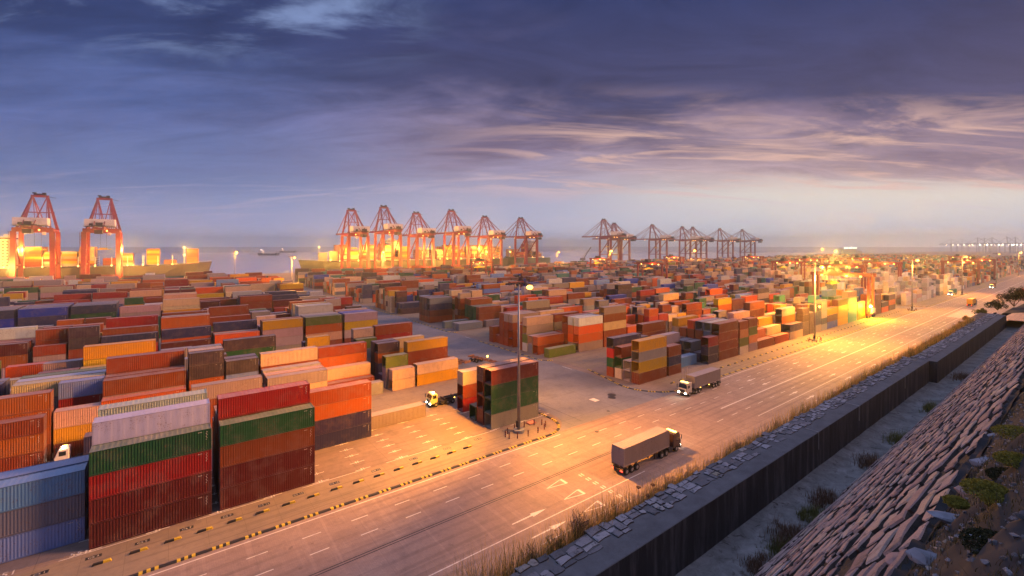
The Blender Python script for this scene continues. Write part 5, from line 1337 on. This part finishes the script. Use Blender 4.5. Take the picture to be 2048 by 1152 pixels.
# fringe of dry grass behind the wall (nobody could count the blades)
b = MB(); g2 = MB()
x = 5.0
while x < 88:
    dens = 1.0 if x < 14 else (0.8+0.7*nz(x, 1, 0.3))
    hmax = (0.85 if x < 14 else 0.42)+0.35*nz(x, 3, 0.55)
    yy = 11.0+rng.uniform(-0.1, 0.8)
    zb = TOPZ-0.35-(yy-10.7)*0.7
    if rng.random() < dens: tuft(b if rng.random() < 0.72 else g2, x, yy, zb, 8, max(0.2, hmax+0.30+(yy-10.7)*0.45), 0.14, 0.016+0.0003*x, 0.4)
    x += 0.028 if x < 18 else 0.05
b.build('dry_grass_fringe', DRY).__setitem__('kind', 'stuff'); o = bpy.data.objects['dry_grass_fringe']; tag(o, 'fringe of dry orange-lit grass along the outer edge of the wall', 'grass')
o = g2.build('green_grass_fringe', GRN); tag(o, 'green blades growing through the dry grass along the wall', 'grass', kind='stuff')
def twig_shrub(name, x, y, z, h, n, label, mat_, leaf=None, spread=0.3):
    """bush of thin upright branching stems with many small leaves"""
    b = MB(); lf = MB(); r = empty(name, (x, y, z))
    for _ in range(n):
        a = rng.uniform(0, 2*pi); sp = rng.uniform(0.1, spread); hh = h*rng.uniform(0.6, 1.0)
        base = (rng.uniform(-.08, .08), rng.uniform(-.08, .08), 0); tip = (sp*cos(a), sp*sin(a), hh); b.bar(base, tip, 0.014, 0.014, w2=0.005)
        for k in range(5):
            f = rng.uniform(0.35, 1.0); p = [base[i]+(tip[i]-base[i])*f for i in range(3)]; a2 = rng.uniform(0, 2*pi); q = (p[0]+0.16*h*cos(a2), p[1]+0.16*h*sin(a2), p[2]+0.2*h*rng.uniform(.4, 1)); b.bar(p, q, 0.008, 0.008)
            for _k in range(7):
                g = rng.uniform(0, 1); c_ = [p[i]+(q[i]-p[i])*g+rng.gauss(0, 0.02) for i in range(3)]; s_ = rng.uniform(0.012, 0.028)
                d1 = Vector((rng.gauss(0, 1), rng.gauss(0, 1), rng.gauss(0, 1))).normalized()*s_; d2 = Vector((rng.gauss(0, 1), rng.gauss(0, 1), rng.gauss(0, 1))).normalized()*s_*0.6
                c_ = Vector(c_); lf.add([c_-d1, c_+d2, c_+d1, c_-d2], [(0, 1, 2, 3)])
    b.build('stems', BRN, r); lf.build('leaves', mat_, r); tag(r, label, 'shrub'); return r
def vat(px, py, y):  # point seen at (px,py) on the vertical plane at distance y across
    r_ = (px-1024)/905; x = y*(CU+SU*r_)/(SU-CU*r_); D = CU*x+SU*y; return x, CAMZ-(py-492)*D/905
for (px, base, h, n, lb, mt) in ((1158, 1098, 1.35, 34, 'tall brown feathery shrub standing above the grass left of the wall', BRN), (1062, 1150, 0.9, 26, 'green leafy weed clump at the bottom edge left of the wall', GRN), (1112, 1118, 1.0, 24, 'green upright weed clump between the brown shrub and the bottom edge', GRN),
                                 (1480, 912, 0.8, 22, 'orange-lit leafy clump on the outer side of the wall, halfway along', DRY), (1680, 800, 1.0, 18, 'wispy dry shrub by the wall, further away than the orange clump', DRY), (1800, 735, 1.2, 20, 'thin shrub before the step in the wall', DRY)):
    x, z = vat(px, base, 11.3); twig_shrub('shrub', x, 11.3, z-0.3, h+0.2, n, lb, mt, spread=0.34)
# umbel seed heads above the wall
for i, (px, py) in enumerate(((1277, 976), (1306, 971), (1318, 981), (1296, 993), (1276, 1014), (1289, 1015))):
    x, z = vat(px, py, 11.2); b = MB(); b.bar((0, 0, -1.1), (0, 0, 0), 0.012, w2=0.006)
    for k in range(14):
        a = 2*pi*k/14; r_ = 0.05+0.03*(k % 2); b.bar((0, 0, -0.05), (r_*cos(a), r_*sin(a), 0.03), 0.006); b.sph((r_*cos(a), r_*sin(a), 0.035), 0.02, 5, 4)
    o = b.build('seed_head', BRN, loc=(x, 11.2, z)); tag(o, 'thin stalk with dark round seed head rising over the wall', 'dry weed', 'dark seed heads above the wall')
# weeds on the walkway and slope foot
for i, (px, py, s_, mt, lb) in enumerate(((1575, 1062, 1.0, BRN, 'reddish brown dry weed clump on the walkway, nearest large one'), (1560, 1085, 0.6, GRN, 'green weed tuft at the foot of the nearest reddish clump'), (1650, 990, 0.9, BRN, 'brown weed clump on the walkway between the nearest and the dark green one'),
     (1625, 1020, 0.7, GRN, 'dull green weeds low at the slope foot'), (1740, 915, 0.9, BRN, 'dark brown weed clump halfway along the walkway'), (1800, 872, 1.1, GRN, 'round green bush on the walkway below the slope'), (1866, 808, 1.1, GRN, 'grass bush leaning over the walkway, further up'), (1925, 745, 1.2, BRN, 'brown weeds near the step of the wall'), (1515, 1120, 0.6, BRN, 'sparse dry weed at the bottom of the walkway'))):
    x, y = at(px, py+12, WALKZ); y = max(7.3, min(y, 8.4)); r = empty('weed_clump', (x, y, WALKZ)); b = MB()
    for _ in range(120): tuft(b, rng.gauss(0, 0.60*s_), rng.gauss(0, 0.28*s_), 0, 7, 0.46*s_*rng.uniform(0.5, 1.2), 0.10, 0.018, 0.6)
    b.build('blades', mt, r); tag(r, lb, 'weeds')
# cushions of yellow-green moss and low leaves on the hilltop
def cushion(px, py, z, rad, n, label, mt):
    x, y = at(px, py, z); r = empty('moss_cushion', (x, y, z)); b = MB()
    for _ in range(n):
        a = rng.uniform(0, 2*pi); q = rad*math.sqrt(rng.random()); hx_ = 0.22*rad*(1-(q/rad)**2)+rng.uniform(0, 0.03)
        c_ = Vector((q*cos(a), q*sin(a)*0.8, hx_)); s_ = rng.uniform(0.006, 0.017)
        d1 = Vector((rng.gauss(0, 1), rng.gauss(0, 1), rng.gauss(0, .8))).normalized()*s_; d2 = Vector((rng.gauss(0, 1), rng.gauss(0, 1), rng.gauss(0, 1))).normalized()*s_*0.7
        b.add([c_-d1, c_+d2, c_+d1, c_-d2], [(0, 1, 2, 3)])
    b.build('leaves', mt, r); tag(r, label, 'moss')
for i, (px, py, rad, mt, lb) in enumerate(((1975, 985, .22, MOS, 'yellow-green moss cushion beside the slope edge, left of the others'), (2010, 1010, .20, MOS, 'yellow-green moss cushion below the rounded blue-grey rock'), (2035, 925, .22, MOS, 'moss cushion at the right border, level with the rounded rock'), (2040, 1030, .18, MOS, 'moss cushion at the right border, lower one'),
    (1912, 1008, .10, MOS, 'small orange-green moss tuft beside the flat pale stone'), (2025, 960, .25, DKG, 'dark leafy patch between the moss cushions'), (1995, 1100, .25, DKG, 'dark leafy patch in the bottom right corner'), (2035, 870, .3, MOS, 'moss and dry leaves at the top of the slope near the right border'))):
    cushion(px, py, 33.95-0.25*(i % 2), rad, 2600, lb, mt)
b = MB()
for _ in range(22000):
    x = 0.5+13*rng.random()**1.6; y = rng.uniform(-5, 1.25); z = top_z(x, y)
    if nz(x, y, 0.9) > -0.15: tuft(b, x, y, z-0.01, 4, 0.07, 0.05, 0.006, 0.9)
o = b.build('hilltop_grass', leafmat('hilltop_litter', (0.03, 0.04, 0.02), (0.10, 0.10, 0.045), (0.05, 0.045, 0.035))); tag(o, 'short dark grass and litter scattered over the hilltop soil', 'grass', kind='stuff')
HR = [hull_rock(random.Random(k), 1.3, 1.0, 0.7, 10) for k in range(12)]
b = MB()
for _ in range(5000):
    x = 0.5+12*rng.random()**1.5; y = rng.uniform(-4, 1.3); s_ = rng.uniform(0.008, 0.035); vs_, fs_ = HR[_ % 12]; b.add([(x+v[0]*s_, y+v[1]*s_, top_z(x, y)+s_*0.2+v[2]*s_) for v in vs_], fs_)
o = b.build('gravel', BSTONE); tag(o, 'small stones and gravel strewn over the hilltop soil', 'gravel', kind='stuff')
# bushes on the far spur
def bush(px, py, D, rad, n, label, mt=DKG):
    X = (px-1024)/905*D; x = CU*D+SU*X; y = SU*D-CU*X; z = CAMZ-(py-492)*D/905; r = empty('bush', (x, y, z)); b = MB(); st = MB()
    for k in range(9):
        a = rng.uniform(0, 2*pi); st.bar((0, 0, -rad*0.6), (rad*0.7*cos(a), rad*0.7*sin(a), rad*rng.uniform(0.1, 0.7)), 0.09, w2=0.03)
    cl = [(rng.gauss(0, rad*0.5), rng.gauss(0, rad*0.5), abs(rng.gauss(0, rad*0.35)), rng.uniform(0.25, 0.5)*rad) for _ in range(14)]
    for _ in range(n):
        c0 = rng.choice(cl); v_ = Vector((rng.gauss(0, 1), rng.gauss(0, 1), rng.gauss(0, 1))).normalized()*c0[3]*rng.uniform(0.6, 1.05)
        c_ = Vector(c0[:3])+v_; s_ = rng.uniform(0.05, 0.13)
        d1 = Vector((rng.gauss(0, 1), rng.gauss(0, 1), rng.gauss(0, 1))).normalized()*s_; d2 = Vector((rng.gauss(0, 1), rng.gauss(0, 1), rng.gauss(0, 1))).normalized()*s_*0.6
        b.add([c_-d1, c_+d2, c_+d1, c_-d2], [(0, 1, 2, 3)])
    st.build('branches', BRN, r); b.build('leaves', mt, r); tag(r, label, 'bush')
bush(2028, 600, 92, 2.2, 5000, 'large dark bush at the right border above the wall end')
bush(2052, 592, 90, 2.0, 3500, 'dark bush cut by the right border')
bush(1995, 612, 86, 1.3, 2500, 'smaller dark bush left of the large one at the wall end')
bush(1965, 626, 80, 0.9, 1800, 'low greyish bush on the rubble where the wall ends', GRN)
bush(1940, 640, 76, 0.6, 1200, 'small yellowish bush at the left end of the bushes', DRY)
# ------------------------------------------------------------------ haze: one even box of air
def haze(density, color):
    b = MB(); b.bx(-1500, 5200, -600, 5200, -12, 125); m = bpy.data.materials.new('haze_air'); m.use_nodes = True; t = NT(m.node_tree); t.n.clear()
    v_ = t.new('ShaderNodeVolumePrincipled'); v_.inputs['Color'].default_value = (*color, 1); v_.inputs['Density'].default_value = density; v_.inputs['Anisotropy'].default_value = 0.8
    t.new('ShaderNodeOutputMaterial', inp={1: v_.outputs[0]}); o = b.build('haze', m); tag(o, 'thin evening haze lying over the whole harbour', 'haze', kind='stuff')
haze(0.00024, (0.66, 0.80, 1.0))
build_containers()
